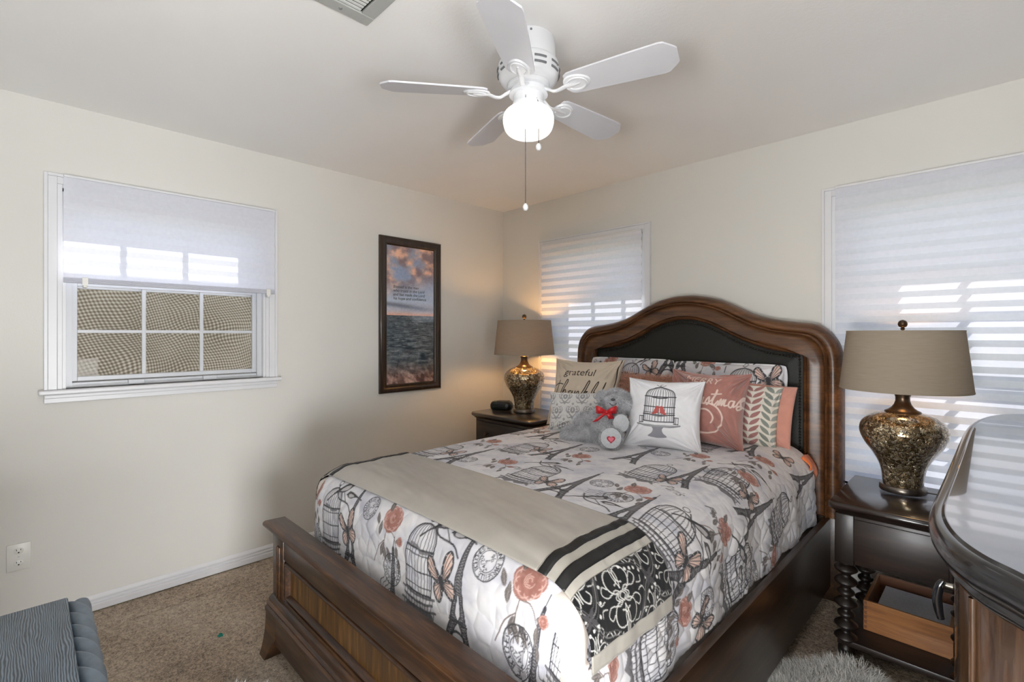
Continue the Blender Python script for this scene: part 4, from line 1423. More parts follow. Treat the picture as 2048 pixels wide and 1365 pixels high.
dm = Canvas(.26, .26, .0009, bg=(18, 18, 20), wrap=True)
def damask_motif(cv, o, s, col, wd):
    def st(P, w=1.0): cv.stroke(xf(P, o, s), wd * w, col)
    for m in (1, -1):
        for t in (1, -1):
            sp = [(m * (.10 + .16 * math.cos(a) * (1 - a / 9)), t * (.24 + .16 * math.sin(a) * (1 - a / 9))) for a in np.linspace(-1.6, 4.6, 26)]
            st(sp, 1.1)
            st(curve([(m * .02, t * .05), (m * .12, t * .10), (m * .30, t * .06), (m * .40, t * .14), (m * .34, t * .22), (m * .27, t * .17)], 20))
            st(curve([(0, t * .10), (m * .05, t * .28), (m * .03, t * .46), (m * .10, t * .56), (m * .17, t * .50), (m * .14, t * .43)], 20))
            st(curve([(m * .20, t * .40), (m * .30, t * .42), (m * .36, t * .34)], 10))
            st(curve([(m * .40, t * .05), (m * .50, t * .03), (m * .54, t * .1)], 8))
        for k in range(3): st(curve([(m * .04 * k, -.06), (m * (.06 + .05 * k), 0), (m * .04 * k, .06)], 8))
    st([(0, -.5), (0, -.34)]); st([(0, .5), (0, .34)])
damask_motif(dm, (.13, .13), .185, (206, 204, 199), .0031)
damask_motif(dm, (0, 0), .165, (206, 204, 199), .0029)
for s in (1, -1):
    for ph in (0, .26):
        t = np.linspace(-.02, .28, 60)
        for k, (of, w, c) in enumerate(((0, .003, (120, 118, 116)), (.011, .002, (84, 82, 82)), (-.011, .002, (84, 82, 82)))):
            y = s * (t - .13) + .13 + .12 * 0 + .018 * np.sin(t * 2 * math.pi / .13)
            dm.stroke(np.stack([t, (y + .13 + of)], -1), w, c, .9)
        for tt in np.linspace(0, .26, 17):
            y = s * (tt - .13) + .26 + .018 * math.sin(tt * 2 * math.pi / .13)
            dm.poly(ring(.0045, (tt, y + .024), 8), (210, 208, 204)); 
for c in ((.13, 0), (0, .13)):
    for k in range(4):
        a = k * math.pi / 2 + .785
        dm.poly(xf(curve([(0, 0), (.4, .25), (1, 0), (.4, -.25), (0, 0)], 14), c, .026, a), (66, 64, 66))
def dcol(u, v):
    c, a = dm.sample((v + 5.07) % .26, (np.abs(u) * 1.0 + .03) % .26)
    return lin1(c)
for s in (1, -1):
    def rg(a, b): return (a, b) if s > 0 else (-b, -a)
    runner_panel('light_band', *rg(.572, .688), M['satin_light'], .0075)
    runner_panel('black_stripe', *rg(.578, .606), M['black_satin'], .0095)
    runner_panel('black_stripe', *rg(.633, .664), M['black_satin'], .0095)
    runner_panel('damask_panel', *rg(.686, .828), M['print'], .0090, cols=dcol, fine=.0022)
    runner_panel('end_band', *rg(.825, .866), M['satin_light'], .0105)
runner_panel('satin_panel', -.573, .573, M['satin'], .0075)

# orange cloth peeping out at the head of the bed
bm = bmesh.new()
n = 10
rows = []
for j in range(7):
    t = j / 6
    row = []
    for i in range(n):
        s = i / (n - 1)
        y = -.27 + .13 * s
        z = .735 - .15 * t * (.5 + .5 * s) + .006 * math.sin(s * 5)
        x = 2.43 + .062 * math.sin(min(1, t * 1.3) * math.pi / 2) + .004 * math.sin(s * 6 + t * 2) - .045 * t * t
        row.append(bm.verts.new((x, y, z)))
    rows.append(row)
for a, b in zip(rows[:-1], rows[1:]):
    for i in range(n - 1): bm.faces.new((a[i], a[i + 1], b[i + 1], b[i]))
o = build('orange_sheet', bm, M['orange'], smooth=True, angle=None, base=(2.45, -.22, .65))
m = o.modifiers.new('thickness', 'SOLIDIFY'); m.thickness = .006
tag(o, 'corner of orange cloth sticking out between quilt and headboard', 'sheet')
# ------------------------------------------------------------------ pillows and cushions
def pillow(name, BL, BR, h, lean, T, mat, label, cat='pillow', group=None, colfn=None, n=150, pin=.06, wr=.006, seed=0, roll=0.0, sink=.012, flange=0.0, plump=.42, bend=0.0, rnd=0.0):
    BL, BR = np.array(BL, float), np.array(BR, float)
    X = BR - BL; w = np.linalg.norm(X); X /= w
    back = np.array([-X[1], X[0], 0.0]); back /= np.linalg.norm(back)
    if back[1] < 0: back = -back
    l = math.radians(lean)
    U = back * math.sin(l) + np.array([0, 0, 1.0]) * math.cos(l)
    U = U - X * (U @ X); U /= np.linalg.norm(U)
    r = math.radians(roll)
    X, U = X * math.cos(r) + U * math.sin(r), U * math.cos(r) - X * math.sin(r)
    N = np.cross(X, U)
    cen = (BL + BR) / 2 + U * h / 2 - np.array([0, 0, sink])
    nx_ = max(24, int(n)); ny_ = max(24, int(n * h / w))
    S, Tt = np.meshgrid(np.linspace(-1, 1, nx_), np.linspace(-1, 1, ny_))
    s, t = S.ravel(), Tt.ravel()
    px = s * w / 2 * (1 - pin * (1 - t ** 2) ** 1.0 * np.abs(s) ** 1.5)
    pz = t * h / 2 * (1 - pin * (1 - s ** 2) ** 1.0 * np.abs(t) ** 1.5)
    rr = 1 - rnd * np.abs(s * t) ** 5
    px = px * rr; pz = pz * rr
    si = np.clip(s / (1 - flange), -1, 1); ti = np.clip(t / (1 - flange), -1, 1)
    th = T / 2 * ((1 - si ** 2) * (1 - ti ** 2)) ** plump
    # a little slump: fuller low down
    th = th * (1 - .16 * t)
    wn = fbm(s * 3.1 + seed * 5, t * 3.1 + seed, 3, seed + 200) - .5
    wn2 = vnoise(np.arctan2(t, s) * 5 + seed, np.hypot(s, t) * 2.5, seed + 60) - .5
    cor = np.clip((np.abs(s) * np.abs(t)) ** .8, 0, 1)
    disp = wr * (wn * 1.3 + 1.6 * wn2 * cor) * np.clip(th / (T * .1), 0, 1)
    crn = np.zeros_like(s)
    for cx_, cy_ in ((-1, -1), (1, -1), (-1, 1), (1, 1)):
        dx_, dy_ = s - cx_, t - cy_
        rr_ = np.hypot(dx_, dy_); an_ = np.arctan2(dy_ * -cy_, dx_ * -cx_)
        crn += (vnoise(an_ * 9 + seed + cx_ * 3, rr_ * 1.2 + cy_ * 7, seed + 81) - .5) * np.exp(-((rr_ - .45) / .35) ** 2)
    disp = disp + wr * 1.5 * crn * np.clip(th / (T * .1), 0, 1)
    bendv = bend * (s ** 2 - .5)
    front = cen + np.outer(px, X) + np.outer(pz, U) + np.outer(th + disp + bendv, N)
    bck = cen + np.outer(px, X) + np.outer(pz, U) + np.outer(-th * .8 + bendv - 1e-4, N)
    m = len(s)
    q = gridquads(nx_, ny_)
    # share the border vertices between the two faces
    idx = np.arange(m) + m
    border = (np.abs(s) > .9999) | (np.abs(t) > .9999)
    idx[border] = np.arange(m)[border]
    q2 = idx[q][:, ::-1]
    P = np.concatenate([front, bck])
    used = np.zeros(2 * m, bool); used[:m] = True; used[m:][~border] = True
    mp = np.cumsum(used) - 1
    cols = None
    if colfn is not None:
        c = colfn((s + 1) / 2 * w, (t + 1) / 2 * h)
        cols = np.concatenate([c, c])[used]
    Q = mp[np.vstack([q, q2])]
    base = (BL + BR) / 2; base[2] = .785
    o = meshnp(name, P[used], Q, mat, None, True, base, cols=cols)
    tag(o, label, cat, group)
    o['_f'] = 0
    del o['_f']
    return o, dict(cen=cen, X=X, U=U, N=N, w=w, h=h, front=front, s=s, t=t)

def canvas_cols(cv):
    def f(x, y):
        c, a = cv.sample(x, y)
        return lin1(c)
    return f

# two patterned shams against the headboard
def sham_canvas(left):
    cv = Canvas(.66, .44, .0012)
    if left:
        for u, v in ((.60, .30), (.27, .02)): tower(cv, (u, v), .36)
        for u, v in ((.36, .115), (.05, .1)): cage(cv, (u, v), .15, .30)
        butterfly(cv, (.50, .345), .12, .5, .85); rose_spray(cv, (.18, .40), .14); bird(cv, (.43, .43), .10, .2)
        cv.stroke([(.42, .38), (.46, .43)], .006, INK)
    else:
        for u, v in ((.055, .30), (.60, .25)): tower(cv, (u, v), .36 if u < .3 else .20)
        cage(cv, (.435, .115), .17, .30); cage(cv, (.10, -.05), .15, .3)
        butterfly(cv, (.565, .325), .17, .25, .85); rose_spray(cv, (.215, .44), .15); leaf(cv, (.31, .41), .05, .4); leaf(cv, (.28, .385), .05, 2.6)
        cv.stroke([(.335, .36), (.335, .40)], .004, INK); cv.stroke([(.47, .42), (.50, .44)], .006, INK)
    def f(x, y):
        bgc = cloth_bg(x + left, y, 3)
        c, al = cv.sample(x, y)
        return lin1(bgc * (1 - al[..., None]) + c)
    return f
pillow('pillow_sham', (1.075, -.225, .785), (1.715, -.215, .785), .43, 9, .17, M['print'], 'patterned sham behind the beige lettered pillow, by the lamp side', 'pillow sham', 'shams printed like the quilt', sham_canvas(1), n=250, flange=.05, wr=.010, seed=3, pin=.03, rnd=.06)
pillow('pillow_sham', (1.70, -.235, .785), (2.350, -.220, .785), .425, 9, .17, M['print'], 'patterned sham behind the pink velvet pillow, butterfly at its corner', 'pillow sham', 'shams printed like the quilt', sham_canvas(0), n=250, flange=.05, wr=.010, seed=4, pin=.03, rnd=.06)

# beige lettered cushion
cv = Canvas(.46, .46, .0012, bg=(206, 192, 174))
cv.stroke([(.455, .0), (.448, .2), (.455, .46)], .006, (40, 34, 32))
cv.tris(xf(glyph_tris('grateful', .070, .16), (.205, .315)), (56, 46, 42))
def script(cv, o, s, lines, wd, col):
    for L in lines: cv.stroke(xf(curve(L, 30), o, s), wd, col)
script(cv, (.035, .165), .094, [
    [(.0, .85), (.35, .98), (.75, .92)], [(.42, 1.2), (.3, .7), (.18, .2), (.24, .0), (.42, .1)],
    [(.55, .1), (.8, .7), (1.05, 1.25), (1.12, 1.1), (.9, .6), (.68, 0), (.9, .45), (1.05, .5), (1.03, .2), (1.12, .05), (1.3, .2)],
    [(1.5, .45), (1.32, .42), (1.3, .1), (1.45, .05), (1.6, .45), (1.55, .1), (1.7, .08), (1.8, .45), (1.78, .02), (1.95, .42), (2.05, .4), (2.02, .08), (2.15, .1)],
    [(2.15, .1), (2.4, .7), (2.62, 1.22), (2.68, 1.08), (2.5, .6), (2.28, 0), (2.45, .4), (2.62, .48), (2.5, .28), (2.66, .04), (2.8, .15)],
    [(2.8, .15), (3.05, .8), (3.25, 1.2), (3.28, 1.05), (3.0, .3), (2.8, -.5), (2.86, -.4), (2.95, .1), (3.1, .15)],
    [(3.12, .45), (3.1, .1), (3.25, .08), (3.4, .45), (3.36, .1), (3.5, .1), (3.75, .9), (3.8, 1.2), (3.6, .4), (3.62, .02), (3.8, .1)]], .0058, (46, 38, 34))
cv.tris(xf(glyph_tris('blessed', .088, .16), (.22, .07)), (56, 46, 42))
pillow('throw_pillow', (1.085, -.655, .785), (1.535, -.53, .785), .445, 20, .19, M['print_soft'], 'beige cushion lettered grateful and thankful, leaning at the lamp end of the bed', 'throw pillow', None, canvas_cols(cv), n=230, pin=.12, wr=.014, seed=11)

# fuzzy peach cushion
fz, fi = pillow('throw_pillow', (1.43, -.475, .785), (1.84, -.415, .785), .345, 16, .12, M['salmon'], 'fluffy peach cushion half hidden behind the white birdcage cushion', 'throw pillow', None, None, n=70, pin=.05, wr=.006, seed=15)

# pale grey damask cushion
cv = Canvas(.36, .28, .0012, bg=(222, 221, 220))
def leafy(cv, o, s, col):
    for m in (1, -1):
        for P in ([(.05, -.4), (.22, -.2), (.34, .05), (.26, .3), (.12, .38)], [(.02, -.1), (.10, .05), (.08, .22), (.0, .3)], [(.12, -.45), (.32, -.48), (.42, -.3)], [(.36, -.1), (.48, .1), (.42, .34)]):
            Q = [(m * x, y) for x, y in P]
            cv.stroke(xf(curve(Q, 16), o, s), np.linspace(.09, .03, 17)[:len(curve(Q, 16))] * s if len(curve(Q, 16)) <= 17 else .07 * s, col, .85)
        for k in range(4):
            leaf(cv, (o[0] + m * s * (.12 + .05 * k), o[1] + s * (-.3 + .2 * k)), .16 * s, (.6 if m > 0 else 2.5), col, .8)
    for r_ in (.16, .08): cv.stroke(xf(ring(r_, (0, .08), 14, 1, 1.3), o, s), .045 * s, col, .85)
    cv.poly(xf([(0, -.62), (.1, -.5), (0, -.38), (-.1, -.5)], o, s), col, .8)
    cv.poly(xf([(0, .42), (.1, .54), (0, .66), (-.1, .54)], o, s), col, .8)
for a in range(-1, 5):
    for b in range(-1, 4):
        leafy(cv, (a * .105 + (b % 2) * .0525, b * .092 + .02), .082, (150, 151, 156))
pillow('throw_pillow', (1.222, -.80, .785), (1.552, -.635, .785), 0.245, 22, .13, M['print_soft'], 'small pale grey damask cushion propped beside the teddy bear', 'throw pillow', None, canvas_cols(cv), n=200, pin=.07, wr=.010, seed=21, roll=2)

# salmon cushion, then the leaf print cushion in front of it
pillow('throw_pillow', (2.00, -.305, .785), (2.385, -.275, .785), .325, 10, .09, M['salmon'], 'plain salmon cushion showing as a strip behind the leaf print cushion', 'throw pillow', None, None, n=90, pin=.05, wr=.006, seed=31, roll=-4)
cv = Canvas(.40, .36, .0012, bg=(228, 222, 210))
for k in range(8):
    x = .028 + k * .0505
    col = [(112, 116, 110), (112, 116, 110), (120, 124, 116), (120, 124, 116), (172, 124, 120), (172, 124, 120), (140, 146, 138), (158, 163, 156)][k]
    m = 1 if k % 2 else -1
    for j in range(-1, 12):
        y = j * .036
        o = (x - m * .024, y)
        P = curve([(0, 0), (.30, .06), (.75, .40), (1.0, .95), (.62, .80), (.18, .45), (0, 0)], 30)
        P = P * np.array([.047 * m, .042])
        cv.poly(P + np.array(o), col)
        cv.stroke(P + np.array(o), .0012, tuple(np.array(col) - 40), .6)
pillow('throw_pillow', (1.955, -.385, .785), (2.335, -.325, .785), .325, 12, .13, M['print_soft'], 'cream cushion printed with rows of grey and pink leaves', 'throw pillow', None, canvas_cols(cv), n=220, pin=.06, wr=.010, seed=33, roll=-4)

# dusty pink velvet christmas cushion
cv = Canvas(.44, .42, .0011, bg=(172, 120, 110))
STR = (232, 208, 196)
cv.tris(xf(glyph_tris('MERRY', .056, .12, 'CENTER'), (.19, .325), 1, -.04), STR, .9)
script(cv, (.05, .205), .085, [
    [(.75, .95), (.45, 1.25), (.1, .95), (.0, .4), (.25, .0), (.7, .2)],
    [(.75, .1), (1.0, .7), (1.15, 1.25), (1.2, 1.1), (.95, .3), (.92, .0), (1.1, .4), (1.25, .45), (1.22, .1), (1.35, .05)],
    [(1.35, .05), (1.5, .45), (1.55, .35), (1.7, .4), (1.65, .1), (1.8, .05), (1.95, .42), (1.9, .1), (2.05, .05)],
    [(2.05, .05), (2.25, .5), (2.3, .1), (2.2, .02), (2.45, .3)], [(2.45, .3), (2.65, 1.0), (2.5, .2), (2.65, .05), (2.8, .3)], [(2.35, .7), (2.9, .78)],
    [(2.8, .02), (2.95, .45), (2.92, .05), (3.1, .45), (3.06, .05), (3.22, .45), (3.2, .08), (3.36, .1)],
    [(3.72, .42), (3.5, .4), (3.44, .12), (3.6, .03), (3.76, .42), (3.72, .08), (3.9, .2)],
    [(3.9, .2), (4.15, .75), (4.22, .68), (4.1, .45), (4.15, .12), (4.0, -.06), (3.92, .06), (4.1, .2), (4.35, .1)],
    [(4.35, .1), (4.7, .35), (4.75, -.1), (4.45, -.35), (4.3, -.2)]], .0082, STR)
for c, r, a0, a1 in (((.235, .135), .078, -1.9, 2.6), ((.225, .14), .042, -.6, 2.9)):
    cv.stroke(ring(r, c, 30, 1.1, 1, a0, a1), .0085, STR)
cv.stroke(curve([(.06, .06), (.15, .045), (.235, .056)], 14), .008, STR)
pillow('throw_pillow', (1.845, -.575, .785), (2.252, -.535, .785), .40, 17, .19, M['velvet'], 'dusty pink velvet cushion lettered merry christmas in cream script', 'throw pillow', None, canvas_cols(cv), n=250, pin=.11, wr=.026, seed=44, roll=-1.5)

# white birdcage cushion in front
cv = Canvas(.38, .38, .0010, bg=(238, 238, 242))
G = (66, 66, 72)
o = (.178, .075)
def cg(P, w, c=G, a=.9): cv.stroke(xf(curve(P, 24), o), w, c, a)
hw, b, sh, top = .074, .055, .185, .245
for f in np.linspace(-1, 1, 17):
    f2 = math.sin(f * math.pi / 2)
    cg([(f2 * hw * 1.04, b), (f2 * hw, (b + sh) / 2), (f2 * hw, sh), (f2 * hw * .82, sh + .035), (f2 * hw * .42, top - .010), (0, top)], .0024)
for y, w in ((b, .005), (b + .035, .006), (b + .045, .003), ((b + sh) / 2 + .010, .005), (sh, .006)):
    cg([(-hw * 1.03, y), (0, y - .005), (hw * 1.03, y)], w)
cg([(-.035, sh - .008), (0, sh - .013), (.035, sh - .008)], .006)
cg([(0, top), (-.004, top + .012), (.006, top + .016)], .003); cg([(-.022, top + .012), (0, top), (.022, top + .012)], .003)
for m in (1, -1):
    P = [(0, 0), (.012, .028), (.030, .020), (.026, .0)]
    bx = (-.012, .018)[m < 0]
    cv.poly(xf(curve([(m * -.004, .098), (m * -.002, .125), (m * -.012, .132), (m * -.022, .118), (m * -.032, .094), (m * -.044, .088), (m * -.02, .090), (m * -.004, .098)], 30), (o[0] + .002, o[1])), (196, 92, 88), .95)
cg([(-.042, .086), (0, .080), (.042, .086)], .007, (120, 118, 122))
cg([(-.105, .040), (-.05, .028), (0, .026), (.06, .028), (.105, .040)], .007, (120, 120, 126))
cv.poly(xf(curve([(-.105, .042), (-.05, .026), (0, .023), (.05, .026), (.105, .042), (.05, .036), (0, .034), (-.05, .036), (-.105, .042)], 40), o), (168, 168, 174))
for m in (1, -1):
    for y in (.046, .078): cg([(m * .074, y), (m * .096, y)], .004)
    for x in (.078, .085, .096): cg([(m * x, .044), (m * x, .078)], .0026)
cv.poly(xf(curve([(-.03, .024), (-.022, .010), (-.028, -.008), (-.045, -.026), (0, -.034), (.045, -.026), (.028, -.008), (.022, .010), (.03, .024)], 40), o), (150, 150, 158))
pillow('throw_pillow', (1.768, -.850, .785), (2.128, -.722, .785), .37, 22, .165, M['print_soft'], 'white square cushion with a grey birdcage and two red birds', 'throw pillow', None, canvas_cols(cv), n=260, pin=.10, wr=.012, seed=52, roll=-1)

# ------------------------------------------------------------------ fur strands as real blades
def strands(name, roots, dirs, length, width, cols, parent=None, mat=None, droop=0.3, base=None, seed=5, curl=.25):
    r = np.random.default_rng(seed)
    n = len(roots)
    L = (length if np.ndim(length) else np.full(n, length)) * r.uniform(.6, 1.15, n)
    d = dirs + r.normal(0, curl, (n, 3)); d /= np.linalg.norm(d, axis=1, keepdims=True)
    side = np.cross(d, r.normal(0, 1, (n, 3))); side /= np.maximum(np.linalg.norm(side, axis=1, keepdims=True), 1e-9)
    kink = r.normal(0, curl * .6, (n, 3))
    p0 = roots
    p1 = p0 + d * (L * .45)[:, None]
    d2 = d + kink + np.array([0, 0, -droop]); d2 /= np.linalg.norm(d2, axis=1, keepdims=True)
    p2 = p1 + d2 * (L * .35)[:, None]
    d3 = d2 + kink + np.array([0, 0, -droop]); d3 /= np.linalg.norm(d3, axis=1, keepdims=True)
    p3 = p2 + d3 * (L * .3)[:, None]
    w = width / 2
    V = np.stack([p0 - side * w, p0 + side * w, p1 - side * w * .9, p1 + side * w * .9, p2 - side * w * .6, p2 + side * w * .6, p3], 1).reshape(-1, 3)
    k = 7 * np.arange(n)[:, None]
    Q = np.concatenate([k + np.array([0, 1, 3, 2]), k + np.array([2, 3, 5, 4])])
    Tt = k + np.array([4, 5, 6])
    cc = np.repeat(cols, 7, axis=0)
    o = meshnp(name, V, Q, mat or M['fur'], parent, True, base, cols=cc, tris=Tt)
    o['kind'] = 'stuff'
    return o

# fluff of the peach cushion
m = fi['front']; sel = rng.integers(0, len(m), 9000)
cc = lin(np.array((226, 176, 152))) * rng.uniform(.8, 1.15, (9000, 1))
strands('fluff', m[sel] + rng.normal(0, .003, (9000, 3)), np.tile(fi['N'] * .6 + np.array([0, 0, .5]), (9000, 1)), .035, .0022, cc, fz, curl=.6)

# ------------------------------------------------------------------ teddy bear
def Dp(px, py, dep):
    a = math.atan2(976, 971)
    u = (px - 1024) / 971; w = -(py - 669) / 971
    return np.array([CAM[0] + dep * (-math.sin(a) + u * math.cos(a)), CAM[1] + dep * (math.cos(a) + u * math.sin(a)), CAM[2] + dep * w])

tb = thing('teddy_bear', tuple(np.r_[Dp(1210, 880, 2.52)[:2], .79]), 'grey plush teddy bear with red bow sitting against the cushions', 'teddy bear')
def capsule(bm, a, b, ra, rb, n=6):
    for k in range(n + 1):
        t = k / n
        c = np.array(a) * (1 - t) + np.array(b) * t
        bmesh.ops.create_uvsphere(bm, u_segments=16, v_segments=10, radius=ra * (1 - t) + rb * t, matrix=Matrix.Translation(Vector(c)))
bm = bmesh.new()
body_c = Dp(1212, 852, 2.53); chest = Dp(1218, 832, 2.55)
head_c = Dp(1232, 808, 2.55)
capsule(bm, body_c, chest, .088, .070)
capsule(bm, chest, head_c, .068, .078)
bmesh.ops.create_uvsphere(bm, u_segments=20, v_segments=14, radius=1, matrix=Matrix.Translation(Vector(head_c)) @ Matrix.Diagonal((.083, .083, .074, 1)))
muz = Dp(1226, 806, 2.475)
capsule(bm, head_c, muz, .05, .034)
for e in (Dp(1204, 793, 2.57), Dp(1256, 797, 2.60)): capsule(bm, e, e + np.array([0, 0, .006]), .026, .024, 1)
capsule(bm, Dp(1196, 836, 2.54), Dp(1162, 842, 2.60), .043, .040)              # arm stretched to the left
capsule(bm, Dp(1234, 838, 2.52), Dp(1242, 848, 2.42), .040, .036)              # arm towards the camera
capsule(bm, Dp(1200, 868, 2.52), Dp(1142, 872, 2.62), .050, .056)              # leg stretched to the left
capsule(bm, Dp(1222, 874, 2.50), Dp(1223, 877, 2.38), .050, .053)              # leg towards the camera
me = bpy.data.meshes.new('tmp'); bm.to_mesh(me); bm.free()
tmp = bpy.data.objects.new('tmp', me); C.objects.link(tmp)
md = tmp.modifiers.new('r', 'REMESH'); md.mode = 'VOXEL'; md.voxel_size = .0055
sm = tmp.modifiers.new('s', 'SMOOTH'); sm.iterations = 5; sm.factor = .6
bpy.context.view_layer.update()
me2 = bpy.data.meshes.new_from_object(tmp.evaluated_get(bpy.context.evaluated_depsgraph_get()))
bpy.data.objects.remove(tmp)
nv_ = len(me2.vertices)
co = np.zeros(nv_ * 3, np.float32); me2.vertices.foreach_get('co', co); co = co.reshape(-1, 3)
no = np.zeros(nv_ * 3, np.float32); me2.vertices.foreach_get('normal', no); no = no.reshape(-1, 3)
me2.name = 'body'
pl = plain('teddy_plush', (176, 177, 182), .95, nscale=90, namp=.2, sheen=.4, bmp=.5, bscale=260)
me2.materials.clear()
finish(me2, pl, True)
tbody = link('body', me2, tb)
nf = 26000
sel = rng.integers(0, nv_, nf)
tn = fbm(co[sel][:, 0] * 40, co[sel][:, 2] * 40 + co[sel][:, 1] * 30, 3, 5)
cc = lin(np.array((206, 207, 212))) * (0.45 + 1.1 * tn[:, None]) * rng.uniform(.8, 1.2, (nf, 1))
strands('plush', co[sel] + rng.normal(0, .002, (nf, 3)), no[sel], .013, .0016, cc, tbody, droop=.5, curl=.45)

def disc_toward(bm, c, r, depth=.006, ry=1.0, n=24, dirn=None):
    v = (np.array(CAM) - np.array(c)) if dirn is None else np.array(dirn)
    q = Vector(v).to_track_quat('Z', 'Y').to_matrix()
    lathe(bm, [(r, -depth), (r * .99, 0), (r * .8, depth * .5), (0, depth * .8)], c, n, q, 1.0, ry, cap=False)
def toward(c, d): 
    v = np.array(CAM) - np.array(c); v /= np.linalg.norm(v); return np.array(c) + v * d
sole_c = toward(Dp(1222, 877, 2.38), .053)
bm = bmesh.new(); disc_toward(bm, sole_c, .049); sole = build('foot_sole', bm, M['sole'], tb)
paw_c = toward(Dp(1242, 847, 2.42), .036)
bm = bmesh.new(); disc_toward(bm, paw_c, .038, ry=1.15); build('paw_pad', bm, M['sole'], tb)
# heart on the sole
def heart(bm, c, s, th):
    v = np.array(CAM) - np.array(c)
    q = Vector(v).to_track_quat('Z', 'Y').to_matrix()
    pts = []
    for k in range(36):
        a = 2 * math.pi * k / 36
        x = 16 * math.sin(a) ** 3 / 17; y = (13 * math.cos(a) - 5 * math.cos(2 * a) - 2 * math.cos(3 * a) - math.cos(4 * a)) / 17
        pts.append((x * s, y * s))
    f = [bm.verts.new(Vector(c) + q @ Vector((x, y, th))) for x, y in pts]
    g = [bm.verts.new(Vector(c) + q @ Vector((x, y, -.004))) for x, y in pts]
    bm.faces.new(f)
    for k in range(36): bm.faces.new((g[k], g[(k + 1) % 36], f[(k + 1) % 36], f[k]))
hc = sole_c + np.array([.0, 0, -.006])
hc = toward(hc, .004)
bm = bmesh.new(); heart(bm, hc, .021, .003); hp = build('heart_patch', bm, M['heart_red'], sole, smooth=False)
bm = bmesh.new(); heart(bm, toward(hc, .0016), .014, .003); build('heart_centre', bm, M['heart_pink'], sole, smooth=False)
bm = bmesh.new()
nc = toward(muz + np.array([0, 0, .016]), .031)
bmesh.ops.create_uvsphere(bm, u_segments=12, v_segments=8, radius=1, matrix=Matrix.Translation(Vector(nc)) @ Matrix.Diagonal((.012, .012, .007, 1)))
build('nose', bm, M['teddy_nose'], tb)
bm = bmesh.new()
mc = toward(muz + np.array([0, 0, -.010]), .034)
R3 = np.array([math.cos(math.atan2(976, 971)), math.sin(math.atan2(976, 971)), 0])
tube(bm, [mc + R3 * x + np.array([0, 0, z]) for x, z in ((-.018, .008), (-.008, -.002), (0, -.004), (.008, -.002), (.018, .008))], .0022, 6)
build('mouth', bm, M['teddy_nose'], tb)
# bow
bow = None
bc = Dp(1213, 824, 2.445)
UP = np.array([0, 0, 1.0]); FW = (np.array(CAM) - bc); FW[2] = 0; FW /= np.linalg.norm(FW)
def bw(x, z, f=0): return bc + R3 * x + UP * z + FW * f
bm = bmesh.new()
def strip(bm, pts, wd, wv=None):
    prev = None
    for (x, z, f, w) in pts:
        a = bm.verts.new(bw(x, z + w, f)); b = bm.verts.new(bw(x, z - w, f * .8))
        if prev: bm.faces.new((prev[0], prev[1], b, a))
        prev = (a, b)
for m in (1, -1):
    strip(bm, [(m * .002, .002, .012, .006), (m * .02, .008, .024, .014), (m * .042, .012, .02, .020), (m * .054, .012, .008, .019), (m * .046, .010, -.004, .018), (m * .02, .006, .002, .012), (m * .002, .002, .004, .006)], 0)
o = build('bow_loops', bm, M['ribbon'], tb, smooth=True, angle=None)
mm = o.modifiers.new('thickness', 'SOLIDIFY'); mm.thickness = .0015
bm = bmesh.new()
def tail(bm, pts, w):
    prev = None
    for (x, z, f) in pts:
        a = bm.verts.new(bw(x - w, z, f)); b = bm.verts.new(bw(x + w, z + .004, f))
        if prev: bm.faces.new((prev[0], prev[1], b, a))
        prev = (a, b)
prevp = None
tail(bm, [(0, 0, .014), (-.018, -.016, .022), (-.040, -.034, .022), (-.060, -.050, .018)], .013)
tail(bm, [(0, 0, .014), (.014, -.014, .024), (.026, -.034, .026)], .014)
o = build('bow_tails', bm, M['ribbon'], tb, smooth=True, angle=None)
mm = o.modifiers.new('thickness', 'SOLIDIFY'); mm.thickness = .0015
bm = bmesh.new(); bmesh.ops.create_uvsphere(bm, u_segments=12, v_segments=8, radius=.009, matrix=Matrix.Translation(Vector(bw(0, 0, .014))))
build('bow_knot', bm, M['ribbon'], tb)

